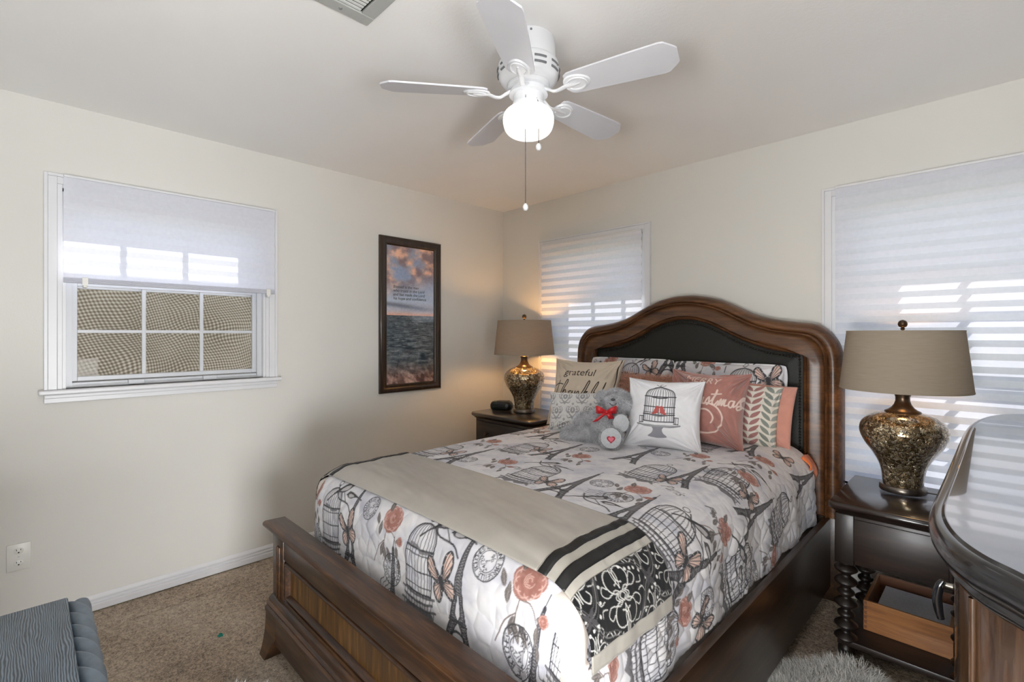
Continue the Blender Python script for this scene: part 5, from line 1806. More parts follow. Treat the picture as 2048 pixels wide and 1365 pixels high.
# ------------------------------------------------------------------ fur rugs
def fur_rug(name, cx, cy, rx, ry, n, label, rot=0.0, seed=3):
    root = thing(name, (cx, cy, 0), label, 'rug')
    r = np.random.default_rng(seed)
    bm = bmesh.new()
    k = 40
    def rad(a): return 1 + .08 * math.sin(3 * a + seed) + .05 * math.sin(5 * a + 1)
    top = []; bot = []
    for i in range(k):
        a = 2 * math.pi * i / k
        x, y = rx * rad(a) * math.cos(a), ry * rad(a) * math.sin(a)
        X_, Y_ = cx + x * math.cos(rot) - y * math.sin(rot), cy + x * math.sin(rot) + y * math.cos(rot)
        top.append(bm.verts.new((X_, Y_, .012))); bot.append(bm.verts.new((X_, Y_, 0.0)))
    bm.faces.new(top); bm.faces.new(bot[::-1])
    for i in range(k): bm.faces.new((bot[i], bot[(i + 1) % k], top[(i + 1) % k], top[i]))
    build('rug_hide', bm, M['sole'], root, smooth=False)
    a = r.uniform(0, 2 * math.pi, n); q = np.sqrt(r.uniform(0, 1, n))
    ra = 1 + .08 * np.sin(3 * a + seed) + .05 * np.sin(5 * a + 1)
    x, y = rx * ra * q * np.cos(a), ry * ra * q * np.sin(a)
    P = np.stack([cx + x * math.cos(rot) - y * math.sin(rot), cy + x * math.sin(rot) + y * math.cos(rot), np.full(n, .010)], -1)
    fl = fbm(P[:, 0] * 9, P[:, 1] * 9, 2, seed)
    ang = fl * 9
    d = np.stack([np.cos(ang) * .5 + (P[:, 0] - cx) * .8, np.sin(ang) * .5 + (P[:, 1] - cy) * .8, np.full(n, .9)], -1)
    d /= np.linalg.norm(d, axis=1, keepdims=True)
    tone = fbm(P[:, 0] * 14, P[:, 1] * 14, 3, seed + 9)
    cc = lin(np.array((232, 230, 226))) * (0.60 + .75 * tone[:, None]) * r.uniform(.75, 1.2, (n, 1))
    strands('rug_pile', P, d, .085, .0028, cc, root, droop=.35, curl=.3, seed=seed)
    return root
fur_rug('fur_rug', 2.725, -1.13, .225, .42, 24000, 'white shaggy fur rug beside the bed rail before the spool-legged nightstand', 0.0, 3)
fur_rug('fur_rug', 1.47, -2.575, .34, .235, 20000, 'white shaggy fur rug just peeping out at the foot of the bed', 0.0, 8)
# ------------------------------------------------------------------ lamps
def lamp(cx, cy, cz, label, bulb):
    root = thing('table_lamp', (cx, cy, cz), label, 'lamp', 'matching mosaic table lamps')
    c = (cx, cy, cz)
    bm = bmesh.new()
    lathe(bm, [(.082, 0), (.084, .004), (.084, .020), (.080, .026), (.072, .028)], c, 40)
    build('base_disc', bm, M['pewter'], root)
    bm = bmesh.new()
    prof = smooth_prof([(.070, .026), (.073, .045), (.076, .075), (.086, .115), (.108, .158), (.136, .200), (.153, .238), (.157, .268), (.148, .298), (.126, .322), (.095, .338), (.062, .346)], 60)
    lathe(bm, prof, c, 64)
    build('mosaic_body', bm, M['mosaic'], root, angle=60)
    bm = bmesh.new()
    prof = [(.062, .340), (.066, .344), (.064, .350), (.052, .356), (.040, .366), (.031, .380), (.026, .396), (.026, .412), (.030, .424), (.031, .428), (.027, .432), (.012, .433), (.012, .50)]
    lathe(bm, prof, c, 36)
    build('neck', bm, M['bronze'], root, angle=50)
    # drum shade, open top and bottom, with inner lining
    bm = bmesh.new()
    zb, zt, rb, rt = .445, .700, .232, .205
    lathe(bm, [(rb, zb), (rt, zt), (rt - .0025, zt), (rb - .0025, zb), (rb, zb)], c, 72, cap=False)
    sh = build('lamp_shade', bm, M['linen'], root, angle=50)
    for z, r in ((zb, rb), (zt, rt)):
        bm = bmesh.new()
        lathe(bm, [(r + .0008, z - .001), (r + .0008, z + .004), (r - .0035, z + .004), (r - .0035, z - .001), (r + .0008, z - .001)], c, 72, cap=False)
        build('shade_trim', bm, M['linen'], sh, angle=30)
    bm = bmesh.new()
    lathe(bm, [(.004, .5), (.004, .712)], c, 10)
    for k in range(3):
        a = 2 * math.pi * k / 3 + .4
        tube(bm, [(cx, cy, cz + zt - .012), (cx + (rt - .002) * math.cos(a), cy + (rt - .002) * math.sin(a), cz + zt - .004)], .0018, 6)
    build('harp', bm, M['pewter'], root)
    bm = bmesh.new()
    lathe(bm, smooth_prof([(.005, .706), (.009, .712), (.006, .717), (.014, .722), (.0175, .734), (.013, .746), (.004, .751), (.0005, .752)], 30), c, 24)
    build('finial', bm, M['bronze'], root)
    bm = bmesh.new()
    lathe(bm, smooth_prof([(.012, .50), (.018, .52), (.030, .55), (.030, .575), (.016, .597), (.001, .602)], 24), c, 20)
    build('bulb', bm, bulb, root)
    return root
lamp(.55, -.30, .752, 'mosaic glass lamp with taupe drum shade in the corner, left of the bed', M['bulb'])
lamp(2.828, -.275, .662, 'mosaic glass lamp with taupe drum shade standing nearest the glossy dresser', M['bulb_dim'])
# flex of the right lamp
bm = bmesh.new(); tube(bm, smooth_prof([(2.905, -.262, .667), (2.96, -.25, .666), (3.0, -.2, .666), (3.025, -.14, .664)], 16), .003, 8)
o = build('lamp_cord', bm, M['cord'], base=(2.95, -.24, .664)); tag(o, 'thin lamp cord running across the nightstand beside the dresser', 'cord')

# ------------------------------------------------------------------ nightstand on the dresser side, spool legs
x0, x1, y0, y1, zt = 2.625, 3.085, -.662, -.125, .66
ns = thing('nightstand', ((x0 + x1) / 2, (y0 + y1) / 2, 0), 'dark nightstand with spool-turned legs between bed and dresser', 'nightstand')
bm = bmesh.new()
tp = [(0.0, 0.0), (-.008, .0), (-.003, -.010), (-.001, -.022), (-.006, -.030), (-.016, -.036), (-.020, -.042), (-.03, -.042), (-.03, 0)]
# moulded slab: stacked rounded slabs
def slab(bm, e, za, zb, ch=.02):
    pts = [(x0 + e + ch, y0 + e), (x1 - e - ch, y0 + e), (x1 - e, y0 + e + ch), (x1 - e, y1 - e), (x0 + e, y1 - e), (x0 + e, y0 + e + ch)]
    return [bm.verts.new((x, y, za)) for x, y in pts], [bm.verts.new((x, y, zb)) for x, y in pts]
layers = [(.006, .660), (.0015, .656), (0.0, .648), (.0, .638), (.006, .630), (.016, .626), (.020, .618), (.030, .612)]
rings = []
for e, z in layers: rings.append(slab(bm, e, z, z)[0])
bmesh.ops.delete(bm, geom=[v for v in bm.verts if not v.link_faces and not any(v in r for r in rings)], context='VERTS')
for a, b in zip(rings[:-1], rings[1:]):
    for k in range(6): bm.faces.new((a[k], a[(k + 1) % 6], b[(k + 1) % 6], b[k]))
bm.faces.new(rings[0]); bm.faces.new(rings[-1][::-1])
build('top', bm, M['night_top'], ns, angle=45)
bm = bmesh.new()
box(bm, x0 + .075, x1 - .075, y0 + .035, y0 + .055, .415, .613, .002)
box(bm, x0 + .075, x1 - .075, y1 - .055, y1 - .035, .415, .613, .002)
box(bm, x0 + .032, x0 + .05, y0 + .08, y1 - .08, .415, .613, .002)
box(bm, x1 - .05, x1 - .032, y0 + .08, y1 - .08, .415, .613, .002)
build('apron', bm, M['night'], ns, angle=40)
bm = bmesh.new()
box(bm, x0 + .085, x1 - .085, y0 + .029, y0 + .037, .432, .600, .003)
build('drawer_front', bm, M['night'], ns, angle=40)
pr_ = [(.020, .410)]
zz = .402
for big in (1, 1, 0, 1, 0, 1, 1):
    if big: pr_ += [(.019, zz), (.030, zz - .008), (.041, zz - .018), (.040, zz - .026), (.028, zz - .036), (.018, zz - .044)]; zz -= .052
    else: pr_ += [(.019, zz), (.029, zz - .008), (.031, zz - .016), (.026, zz - .024), (.018, zz - .030)]; zz -= .037
pr_ += [(.026, zz - .006), (.029, zz - .022), (.022, .012), (.020, 0.0)]
for lx in (x0 + .055, x1 - .042):
    for ly in (y0 + .062, y1 - .062):
        bm = bmesh.new()
        box(bm, lx - .034, lx + .034, ly - .034, ly + .034, .408, .614, .004)
        lathe(bm, smooth_prof(pr_, len(pr_) * 4), (lx, ly, 0), 24)
        build('leg', bm, M['night_z'], ns, angle=50)
bm = bmesh.new()
box(bm, x0 + .03, x1 - .03, y0 + .03, y1 - .03, .075, .100, .004)
build('lower_shelf', bm, M['night'], ns, angle=40)

# loose wooden drawer standing on that shelf
dx0, dx1, dy0, dy1, dz0, dz1 = 2.722, 3.005, -.495, -.165, .101, .225
dr = thing('drawer_box', ((dx0 + dx1) / 2, (dy0 + dy1) / 2, dz0), 'open dovetailed wooden drawer box resting on the nightstand shelf', 'drawer')
t = .012
bm = bmesh.new(); box(bm, dx0, dx1, dy0, dy0 + t, dz0, dz1, .0015); build('drawer_side', bm, M['drawer'], dr, smooth=False)
bm = bmesh.new(); box(bm, dx0, dx1, dy1 - t, dy1, dz0, dz1, .0015); build('drawer_side', bm, M['drawer_in'], dr, smooth=False)
bm = bmesh.new(); box(bm, dx0, dx0 + t, dy0 + t, dy1 - t, dz0, dz1, .0015); build('drawer_side', bm, M['drawer'], dr, smooth=False)
bm = bmesh.new(); box(bm, dx1 - t, dx1, dy0 + t, dy1 - t, dz0, dz1, .0015); build('drawer_side', bm, M['drawer'], dr, smooth=False)
bm = bmesh.new(); box(bm, dx0 + t, dx1 - t, dy0 + t, dy1 - t, dz0 + .006, dz0 + .012); build('drawer_bottom', bm, M['drawer_in'], dr, smooth=False)
bm = bmesh.new()
for k in range(6):
    z = dz0 + .010 + k * .020
    vs = [bm.verts.new((x, dy0 - .0006, zz_)) for x, zz_ in ((dx0 - .0005, z), (dx0 + .012, z - .003), (dx0 + .012, z + .012), (dx0 - .0005, z + .009))]
    v2 = [bm.verts.new((v.co.x, dy0 + .004, v.co.z)) for v in vs]
    bm.faces.new(vs); bm.faces.new(v2[::-1])
    for i in range(4): bm.faces.new((vs[i], vs[(i + 1) % 4], v2[(i + 1) % 4], v2[i]))
build('dovetails', bm, M['drawer_in'], dr, smooth=False)
bm = bmesh.new()
for k in range(7):
    z = dz0 + .0135 + k * .0105
    box(bm, dx0 + .018 + .003 * k, dx1 - .020 + .002 * k, dy0 + .075 - .006 * k, dy1 - .016 - .002 * k, z, z + .010, .001)
o = build('paper_stack', bm, M['paper'], smooth=False, base=((dx0 + dx1) / 2, -.3, dz0 + .013)); tag(o, 'stack of white printed papers lying in the wooden drawer box', 'papers')

# ------------------------------------------------------------------ corner nightstand
x0, x1, y0, y1, zt = .225, .885, -.585, -.075, .75
nl = thing('nightstand', ((x0 + x1) / 2, (y0 + y1) / 2, 0), 'dark panelled nightstand in the corner, holding lamp and clock', 'nightstand')
bm = bmesh.new()
rings = []
for e, z in ((.006, .750), (.001, .746), (0, .738), (.004, .728), (.012, .722), (.018, .714), (.024, .708)):
    ch = .035
    pts = [(x0 + e + ch, y0 + e), (x1 - e - ch, y0 + e), (x1 - e, y0 + e + ch), (x1 - e, y1 - e), (x0 + e, y1 - e), (x0 + e, y0 + e + ch)]
    rings.append([bm.verts.new((x, y, z)) for x, y in pts])
for a, b in zip(rings[:-1], rings[1:]):
    for k in range(6): bm.faces.new((a[k], a[(k + 1) % 6], b[(k + 1) % 6], b[k]))
bm.faces.new(rings[0]); bm.faces.new(rings[-1][::-1])
build('top', bm, M['night_top'], nl, angle=45)
bm = bmesh.new()
e, ch = .026, .035
pts = [(x0 + e + ch, y0 + e), (x1 - e - ch, y0 + e), (x1 - e, y0 + e + ch), (x1 - e, y1 - e), (x0 + e, y1 - e), (x0 + e, y0 + e + ch)]
a = [bm.verts.new((x, y, .709)) for x, y in pts]; b = [bm.verts.new((x, y, .06)) for x, y in pts]
for k in range(6): bm.faces.new((a[k], a[(k + 1) % 6], b[(k + 1) % 6], b[k]))
bm.faces.new(a); bm.faces.new(b[::-1])
build('cabinet_body', bm, M['night'], nl, smooth=False)
for k, (za, zb) in enumerate(((.52, .69), (.30, .50), (.09, .28))):
    bm = bmesh.new(); box(bm, x0 + .08, x1 - .08, y0 + .012, y0 + .028, za, zb, .004)
    d = build('drawer', bm, M['night'], nl, angle=40)
    for xx in (x0 + .2, x1 - .2):
        bm = bmesh.new()
        lathe(bm, [(.006, 0), (.006, .012), (.014, .018), (.012, .026), (0, .028)], (xx, y0 + .012, (za + zb) / 2), 14, Matrix(((1, 0, 0), (0, 0, -1), (0, 1, 0))))
        build('knob', bm, M['bronze'], d)
for lx in (x0 + .06, x1 - .06):
    for ly in (y0 + .06, y1 - .06):
        bm = bmesh.new(); lathe(bm, [(.026, .062), (.032, .05), (.030, .02), (.020, 0)], (lx, ly, 0), 16)
        build('foot', bm, M['night_z'], nl)

# alarm clock on it
cc = np.array((.335, -.335, .7505))
ck = thing('alarm_clock', tuple(cc), 'black rounded alarm clock on the corner nightstand beside the lamp', 'clock')
yaw = math.radians(28)
ca, sa = math.cos(yaw), math.sin(yaw)
def cl(x, y, z): return (cc[0] + x * ca - y * sa, cc[1] + x * sa + y * ca, cc[2] + z)
bm = bmesh.new()
n = 48
levels = [(.80, 0.0), (.90, .004), (.985, .018), (1.0, .032), (.985, .046), (.90, .060), (.80, .066)]
rg_ = []
for f, z in levels:
    r_ = []
    for k in range(n):
        a = 2 * math.pi * k / n
        x = .088 * np.sign(math.cos(a)) * abs(math.cos(a)) ** .45 * f; y = .058 * np.sign(math.sin(a)) * abs(math.sin(a)) ** .6 * f
        r_.append(bm.verts.new(cl(x, y, z)))
    rg_.append(r_)
for a, b in zip(rg_[:-1], rg_[1:]):
    for k in range(n): bm.faces.new((a[k], a[(k + 1) % n], b[(k + 1) % n], b[k]))
bm.faces.new(rg_[0][::-1]); bm.faces.new(rg_[-1])
build('clock_case', bm, M['black_plastic'], ck, angle=60)
bm = bmesh.new()
vs = [bm.verts.new(cl(x, -.0585, z)) for x, z in ((-.05, .018), (.045, .018), (.045, .05), (-.05, .05))]
v2 = [bm.verts.new(cl(x, -.050, z)) for x, z in ((-.05, .018), (.045, .018), (.045, .05), (-.05, .05))]
bm.faces.new(vs)
for i in range(4): bm.faces.new((vs[i], vs[(i + 1) % 4], v2[(i + 1) % 4], v2[i]))
build('display_window', bm, M['clock_glass'], ck, smooth=False)
bm = bmesh.new()
pts = [(-.03, -.03), (.05, -.03), (.055, .03), (-.025, .03)]
a = [bm.verts.new(cl(x, y, .0715)) for x, y in pts]; b = [bm.verts.new(cl(x * 1.1, y * 1.1, .0655)) for x, y in pts]
bm.faces.new(a); bm.faces.new(b[::-1])
for i in range(4): bm.faces.new((a[i], a[(i + 1) % 4], b[(i + 1) % 4], b[i]))
build('snooze_bar', bm, M['clock_top'], ck, smooth=False)

# ------------------------------------------------------------------ dresser with serpentine glossy top
ds = thing('dresser', (3.33, -1.19, 0), 'dark dresser with glossy serpentine top reflecting the striped window', 'dresser')
half = [(3.56, -2.235), (3.42, -2.232), (3.30, -2.205), (3.22, -2.165), (3.165, -2.125), (3.13, -2.085), (3.095, -2.045), (3.065, -1.985), (3.045, -1.905), (3.037, -1.82), (3.037, -1.70), (3.039, -1.5), (3.041, -1.19)]
far = [(3.042, -1.0), (3.045, -.75), (3.054, -.58), (3.072, -.44), (3.098, -.33), (3.14, -.25), (3.20, -.20), (3.30, -.172), (3.42, -.165), (3.56, -.165)]
OUT = np.array(smooth_prof(half + far, 220))
def offset_poly(P, d):
    t = np.gradient(P, axis=0); t /= np.linalg.norm(t, axis=1, keepdims=True)
    nrm = np.stack([t[:, 1], -t[:, 0]], -1)   # towards the room or the wall
    # make sure positive d goes inwards (towards +x)
    if nrm[len(P) // 2, 0] < 0: nrm = -nrm
    return P + nrm * d
ZT = 1.035
def edge_mesh(layers, name, mat, cap_top=False, angle=50):
    rows = []
    for d, z in layers:
        Q = offset_poly(OUT, d)
        rows.append(np.c_[Q, np.full(len(Q), z)])
    V = np.concatenate(rows); Q = gridquads(len(OUT), len(layers))
    return meshnp(name, V, Q, mat, ds, True, angle=angle)
edge_mesh([(.026, ZT), (.022, ZT + .0005), (.018, ZT - .0035), (.013, ZT - .003), (.006, ZT - .007), (.001, ZT - .016), (0, ZT - .026), (.002, ZT - .038), (.008, ZT - .048), (.016, ZT - .053), (.019, ZT - .058), (.017, ZT - .064), (.022, ZT - .074), (.032, ZT - .080), (.045, ZT - .082), (.30, ZT - .082)], 'top_edge_moulding', M['dresser_edge'])
bm = bmesh.new()
Q = offset_poly(OUT, .0225)
vs = [bm.verts.new((x, y, ZT + .0003)) for x, y in Q]
bm.faces.new(vs)
build('top', bm, M['dresser_top'], ds, smooth=False)
BODY = offset_poly(OUT, .036)
rows = [np.c_[BODY, np.full(len(BODY), z)] for z in (ZT - .083, .62, .40, .10)]
meshnp('dresser_body', np.concatenate(rows), gridquads(len(BODY), 4), M['dresser'], ds, True, angle=50)
# plinth and corner pilaster beads
rows = []
for d, z in ((.036, .12), (.028, .115), (.022, .10), (.020, .0)):
    Q = offset_poly(OUT, d); rows.append(np.c_[Q, np.full(len(Q), z)])
meshnp('plinth', np.concatenate(rows), gridquads(len(OUT), 4), M['dresser'], ds, True, angle=50)
for k in (26, 34, 68):
    p = offset_poly(OUT, .033)[k]
    bm = bmesh.new()
    lathe(bm, [(.005, .13), (.005, ZT - .085)], (p[0], p[1], 0), 12)
    build('corner_bead', bm, M['dresser'], ds)
# doors along the long face; the near one shows its drop pull
bx = 3.068
for (ya, yb, pull) in ((-1.74, -1.21, True), (-1.17, -.64, False)):
    bm = bmesh.new(); box(bm, bx, bx + .03, ya, yb, .14, .93, .004)
    d = build('door', bm, M['dresser'], ds, angle=40)
    bm = bmesh.new()
    yc, zc = -1.575, .800
    if not pull: yc = -.72
    RX_ = Matrix(((0, 0, -1), (0, 1, 0), (1, 0, 0)))
    lathe(bm, [(.022, -.001), (.022, .003), (.012, .006), (.006, .010), (.005, .022), (.010, .026), (.009, .032), (0, .035)], (bx, yc, zc), 16, RX_)
    hd = build('drawer_pull', bm, M['nickel'], d)
    if pull:
        bm = bmesh.new()
        pts = smooth_prof([(bx - .026, yc - .004, zc + .010), (bx - .032, yc - .004, zc - .004), (bx - .036, yc - .002, zc - .030), (bx - .034, yc, zc - .058), (bx - .030, yc + .002, zc - .078)], 16)
        tube(bm, pts, [.0050 + .0032 * math.sin(math.pi * min(1, i / (len(pts) - 1) * 1.05)) + 0.002 * i / len(pts) for i in range(len(pts))], 12)
        build('drop_handle', bm, M['bail'], hd)

# ------------------------------------------------------------------ grey chest in the near corner with rope-carved edge
gd = thing('grey_chest', (2.05, -3.18, 0), 'dark grey wood-grain chest with rope-carved edge by the camera', 'chest')
x0, x1, y0, y1, zt = 1.652, 2.50, -3.42, -2.938, .76
bm = bmesh.new(); box(bm, x0, x1, y0, y1, zt - .03, zt, .004)
build('top', bm, M['desk'], gd, angle=40)
# rope moulding: twisted strands running along the front edge
nx_, na = 900, 72
xs = np.linspace(x0 + .014, x1 - .014, nx_)
A = np.linspace(0, 2 * math.pi, na, endpoint=False)
Xg, Ag = np.meshgrid(xs, A, indexing='ij')
tw = Xg / .060 * 2 * math.pi
lob = (((tw + 4 * Ag) / (2 * math.pi)) % 1.0)
lob = np.clip(lob * 6, 0, 1) ** .8 * (1 - lob) ** .7
R_ = .0245 * (.60 + .46 * lob)
Yg = y1 + .014 + R_ * np.cos(Ag); Zg = zt - .026 + R_ * np.sin(Ag)
V = np.stack([Xg, Yg, Zg], -1).reshape(-1, 3)
meshnp('rope_moulding', V, gridquads(na, nx_, True), M['desk_rope'], gd, True)
bm = bmesh.new(); box(bm, x0 + .02, x1 - .02, y0 + .01, y1 - .02, .08, zt - .03, .004)
build('chest_body', bm, M['desk'], gd, angle=40)
for k in range(3):
    bm = bmesh.new(); box(bm, x0 + .05, x1 - .05, y1 - .022, y1 - .006, .12 + k * .2, .29 + k * .2, .004)
    d = build('drawer', bm, M['desk'], gd, angle=40)
    for xx in (x0 + .2, x1 - .2):
        bm = bmesh.new(); lathe(bm, [(.006, 0), (.006, .014), (.015, .02), (.012, .028), (0, .03)], (xx, y1 - .006, .205 + k * .2), 14, Matrix(((1, 0, 0), (0, 0, 1), (0, -1, 0))))
        build('knob', bm, M['nickel'], d)
bm = bmesh.new(); box(bm, x0 + .03, x1 - .03, y0 + .02, y1 - .03, 0, .08)
build('chest_base', bm, M['desk'], gd, smooth=False)

# ------------------------------------------------------------------ framed seascape
fp = thing('framed_picture', (0, -.963, .925), 'tall dark-framed sunset seascape with verse hanging on the wall', 'picture')
ya, yb, za, zb = -1.231, -.696, .924, 2.061
fw = .062
prof = [(0, 0.0), (0, .018), (.006, .026), (.016, .029), (.026, .027), (.034, .021), (.046, .017), (.052, .019), (.056, .016), (fw, .008), (fw, 0)]
bm = bmesh.new()
extrude_profile(bm, prof, [((.0005, ya, za), (0, 1, 1), (1, 0, 0)), ((.0005, yb, za), (0, -1, 1), (1, 0, 0)), ((.0005, yb, zb), (0, -1, -1), (1, 0, 0)), ((.0005, ya, zb), (0, 1, -1), (1, 0, 0))], closed=True)
build('frame', bm, M['frame'], fp, angle=40)
pw, ph = yb - ya - 2 * fw + .004, zb - za - 2 * fw + .004
cv = Canvas(pw, ph, .0013, bg=(160, 160, 170))
Xc, Yc = np.meshgrid((np.arange(cv.nx) + .5) / cv.nx, (np.arange(cv.ny) + .5) / cv.ny)
sky_t = np.array([[.48, 226, 170, 140], [.50, 216, 168, 150], [.53, 176, 172, 182], [.60, 170, 180, 196], [.68, 150, 164, 188], [.78, 136, 150, 178], [1.0, 128, 138, 164]])
img = np.stack([np.interp(Yc, sky_t[:, 0], sky_t[:, k]) for k in (1, 2, 3)], -1)
cl1 = fbm(Xc * 3.2 + 3, Yc * 9, 5, 3); cl2 = fbm(Xc * 6 + 1, Yc * 17, 4, 9); cl3 = fbm(Xc * 2.0, Yc * 14 + 3, 4, 23)
dens = np.clip((cl1 - .33) * 4.5, 0, 1) * np.clip((Yc - .70 + .10 * (1 - Xc)) * 7, 0, 1)
warm = np.array((226, 178, 150)); dark = np.array((124, 104, 108))
f = np.clip((cl2 - .38) * 3.2, 0, 1)[..., None]
img = img * (1 - dens[..., None]) + (dark * (1 - f) + warm * f) * dens[..., None]
band = np.exp(-((Yc - .568 + .035 * (Xc - .3)) / .017) ** 2) * np.clip(1.25 - Xc * 1.0, 0, 1) * np.clip(.6 + cl3, 0, 1)
img = img * (1 - band[..., None]) + np.array((98, 104, 124)) * band[..., None]
band = np.clip((cl3 - .5) * 4, 0, 1) * np.exp(-((Yc - .66) / .05) ** 2) * .6
img = img * (1 - band[..., None]) + np.array((206, 190, 184)) * band[..., None]
per = 1 / (.03 + (.505 - np.minimum(Yc, .5)))
wv = fbm(Xc * 6 * per ** .25 + 3, per * 9 + fbm(Xc * 5, Yc * 12, 3, 4) * 1.6, 4, 44)
wv2 = fbm(Xc * 22, Yc * 90, 3, 46)
w = np.clip((wv - .3) * 1.7 + (wv2 - .5) * .6, 0, 1)[..., None]
sea = np.array((52, 62, 70)) * (1 - w) + np.array((140, 146, 148)) * w
sh_ = np.clip((.16 - Yc + .04 * (fbm(Xc * 4, Yc * 5, 3, 8) - .5)) * 9, 0, 1)[..., None]
sw_ = np.clip((fbm(Xc * 12 + 7, Yc * 34 + Xc * 6, 4, 61) - .35) * 2.4, 0, 1)[..., None]
shore = np.array((104, 78, 72)) * (1 - sw_) + np.array((206, 174, 162)) * sw_
sea = sea * (1 - sh_) + shore * sh_
img = np.where((Yc < .498)[..., None], sea, img)
img = np.clip(img * 1.16 + (fbm(Xc * 40, Yc * 110, 3, 5)[..., None] - .5) * 26, 0, 255)
cv.rgb[:] = img / 255
for k, row in enumerate(('Blessed is the man', 'who trusts in the Lord', 'and has made the Lord', 'his hope and confidence')):
    cv.tris(xf(glyph_tris(row, .0295, .2, 'LEFT', .0002), (.055, ph * .695 - k * .0285)), (24, 24, 30), .95)
nx_, ny_ = cv.nx // 2 * 2, cv.ny // 2 * 2
nx_, ny_ = int(pw / .0017), int(ph / .0017)
Uy, Uz = np.meshgrid(np.linspace(0, pw, nx_), np.linspace(0, ph, ny_))
c, a_ = cv.sample(Uy.ravel(), Uz.ravel())
P = np.stack([np.full(Uy.size, .006), ya + fw - .002 + Uy.ravel(), za + fw - .002 + Uz.ravel()], -1)
pic = meshnp('art_print', P, gridquads(nx_, ny_), M['picture'], fp, False, cols=lin1(c))
bm = bmesh.new()
box(bm, .0085, .0095, ya + fw - .002, yb - fw + .002, za + fw - .002, zb - fw + .002)
build('glazing', bm, M['picglass'], fp, smooth=False)

# small green scrap on the carpet
bm = bmesh.new()
pts = [(0, -.010), (.006, -.004), (.013, -.005), (.008, .002), (.012, .010), (.003, .006), (-.004, .011), (-.005, .003), (-.012, -.001), (-.005, -.004)]
f = [bm.verts.new((.667 + x, -2.394 + y, .006 + .003 * math.sin(i * 2))) for i, (x, y) in enumerate(pts)]
g = [bm.verts.new((.667 + x, -2.394 + y, -.002)) for x, y in pts]
bm.faces.new(f)
for i in range(10): bm.faces.new((f[i], f[(i + 1) % 10], g[(i + 1) % 10], g[i]))
o = build('green_scrap', bm, M['green'], smooth=False, base=(.667, -2.394, 0)); tag(o, 'tiny green scrap lying on the brown carpet before the bed', 'scrap')
# ------------------------------------------------------------------ ceiling fan
FC = np.array((1.893, -1.683))
fan = thing('ceiling_fan', (FC[0], FC[1], RZ), 'white five-blade ceiling fan with lit milk-glass globe', 'ceiling fan')
c0 = (FC[0], FC[1], 0)
bm = bmesh.new()
lathe(bm, smooth_prof([(.096, 2.4395), (.100, 2.41), (.101, 2.36)], 8) + smooth_prof([(.110, 2.352), (.113, 2.342), (.113, 2.315), (.108, 2.295), (.096, 2.282), (.080, 2.276)], 14), c0, 48)
hs = build('motor_housing', bm, M['fan_white'], fan, angle=40)
for k in range(10):
    for z, r, hw_ in ((2.328, .1135, .020), (2.308, .1125, .017)):
        a0 = 2 * math.pi * k / 10 + .2
        bm = bmesh.new()
        pts = [(FC[0] + r * math.cos(a0 + t), FC[1] + r * math.sin(a0 + t), z) for t in np.linspace(-.20, .20, 8)]
        tube(bm, pts, .0042, 6)
        build('vent_slot', bm, M['slot'], hs)
bm = bmesh.new()
for a in (-1.02, -.72):
    lathe(bm, [(.0045, 0), (.004, .003), (0, .0035)], (FC[0] + .097 * math.cos(a), FC[1] + .097 * math.sin(a), 2.425), 10, Vector((math.cos(a), math.sin(a), 0)).to_track_quat('Z', 'Y').to_matrix())
build('housing_screws', bm, M['slot'], hs)
bm = bmesh.new()
lathe(bm, [(.078, 2.278), (.078, 2.262), (.066, 2.258), (.066, 2.248), (.072, 2.245), (.072, 2.238), (.058, 2.236)], c0, 40)
build('flywheel', bm, M['fan_white'], fan, angle=40)
bm = bmesh.new()
lathe(bm, [(.056, 2.238), (.056, 2.205), (.060, 2.203), (.060, 2.192), (.052, 2.188)], c0, 40)
build('light_fitter', bm, M['fan_white'], fan, angle=40)
bm = bmesh.new()
lathe(bm, smooth_prof([(.050, 2.200), (.056, 2.193), (.074, 2.184), (.089, 2.170), (.0945, 2.152), (.093, 2.130), (.085, 2.108), (.068, 2.093), (.040, 2.085), (.0005, 2.0825)], 50), c0, 48)
build('light_globe', bm, M['globe'], fan)
BA0 = math.radians(-128)
PITCH = math.radians(-13)
ZB = 2.243
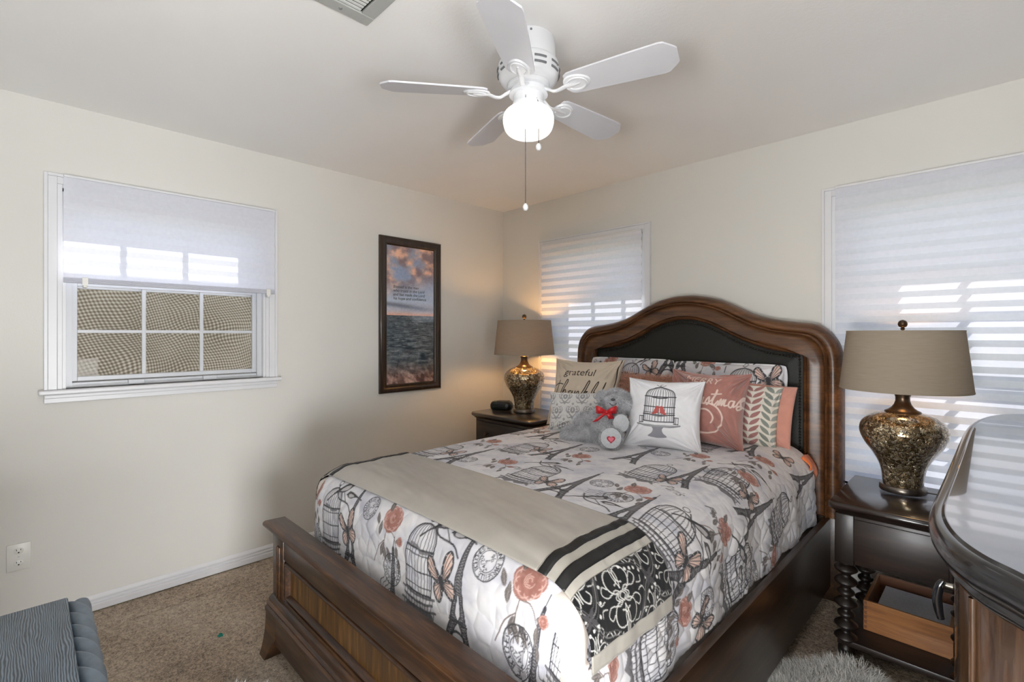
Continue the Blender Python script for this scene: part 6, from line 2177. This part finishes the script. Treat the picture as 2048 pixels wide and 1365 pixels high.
for k in range(5):
    a = BA0 + k * 2 * math.pi / 5
    er = Vector((math.cos(a), math.sin(a), 0)); et = Vector((-math.sin(a), math.cos(a), 0)); ez = Vector((0, 0, 1))
    tt = et * math.cos(PITCH) + ez * math.sin(PITCH); nn = ez * math.cos(PITCH) - et * math.sin(PITCH)
    o0 = Vector((FC[0], FC[1], ZB))
    def bp(r, t, h=0): return o0 + er * r + tt * t + nn * h
    # blade outline
    pts = [(.155, -.040), (.17, -.050), (.20, -.053), (.36, -.062), (.485, -.067), (.500, -.064), (.530, -.036), (.536, -.028), (.536, .028), (.530, .036), (.500, .064), (.485, .067), (.36, .062), (.20, .053), (.17, .050), (.155, .040)]
    bm = bmesh.new()
    up = [bm.verts.new(bp(r, t, .003)) for r, t in pts]; dn = [bm.verts.new(bp(r, t, -.003)) for r, t in pts]
    bm.faces.new(up); bm.faces.new(dn[::-1])
    for i in range(len(pts)): bm.faces.new((dn[i], dn[(i + 1) % len(pts)], up[(i + 1) % len(pts)], up[i]))
    bl = build('blade', bm, M['blade'], fan, smooth=False)
    # blade iron: arm from the flywheel, spreading into a rounded plate under the blade
    bm = bmesh.new()
    arm = smooth_prof([(.060, .010), (.085, -.004), (.105, -.016), (.125, -.016), (.145, -.010), (.165, -.006)], 18)
    tube(bm, [bp(r, 0, h) for r, h in arm], [.013 - .003 * math.sin(math.pi * i / (len(arm) - 1)) for i in range(len(arm))], 10, flat=.45)
    pl_ = []
    for q in range(28):
        th = 2 * math.pi * q / 28
        pl_.append((.192 + .050 * math.cos(th), .040 * math.sin(th) * (1 - .18 * math.cos(th))))
    up = [bm.verts.new(bp(r, t, -.003)) for r, t in pl_]; dn = [bm.verts.new(bp(.192 + (r - .192) * .93, t * .93, -.0085)) for r, t in pl_]
    bm.faces.new(up); bm.faces.new(dn[::-1])
    for i in range(28): bm.faces.new((dn[i], dn[(i + 1) % 28], up[(i + 1) % 28], up[i]))
    # raised rim and tongue on the plate
    rim = [bp(.192 + .036 * math.cos(th), .028 * math.sin(th), -.0095) for th in np.linspace(-2.6, 2.6, 24)]
    tube(bm, rim, .0032, 6)
    tube(bm, [bp(.15, 0, -.009), (bp(.185, 0, -.011)), bp(.205, 0, -.010)], [.009, .008, .004], 8, flat=.6)
    build('blade_iron', bm, M['fan_white'], fan, angle=50)
# pull chains
def chain(dx, dy, z0, z1, off):
    bm = bmesh.new()
    tube(bm, [(FC[0] + off[0], FC[1] + off[1], z0), (FC[0] + dx, FC[1] + dy, z0 - .03), (FC[0] + dx, FC[1] + dy, z1)], .0013, 6)
    n = int((z0 - .04 - z1) / .0055)
    for i in range(n):
        lathe(bm, [(.0005, .0017), (.0019, 0), (.0005, -.0017)], (FC[0] + dx, FC[1] + dy, z0 - .04 - i * .0055), 6)
    ch = build('pull_chain', bm, M['chain'], fan)
    bm = bmesh.new()
    lathe(bm, smooth_prof([(.001, z1 + .004), (.006, z1 + .001), (.0095, z1 - .006), (.0095, z1 - .014), (.006, z1 - .021), (.001, z1 - .023)], 18), (FC[0] + dx, FC[1] + dy, 0), 16)
    build('chain_knob', bm, M['fan_white'], ch)
chain(1.957 - FC[0], -1.698 - FC[1], 2.216, 2.035, (.049, -.012))
chain(1.925 - FC[0], -1.733 - FC[1], 2.216, 1.818, (.030, -.046))
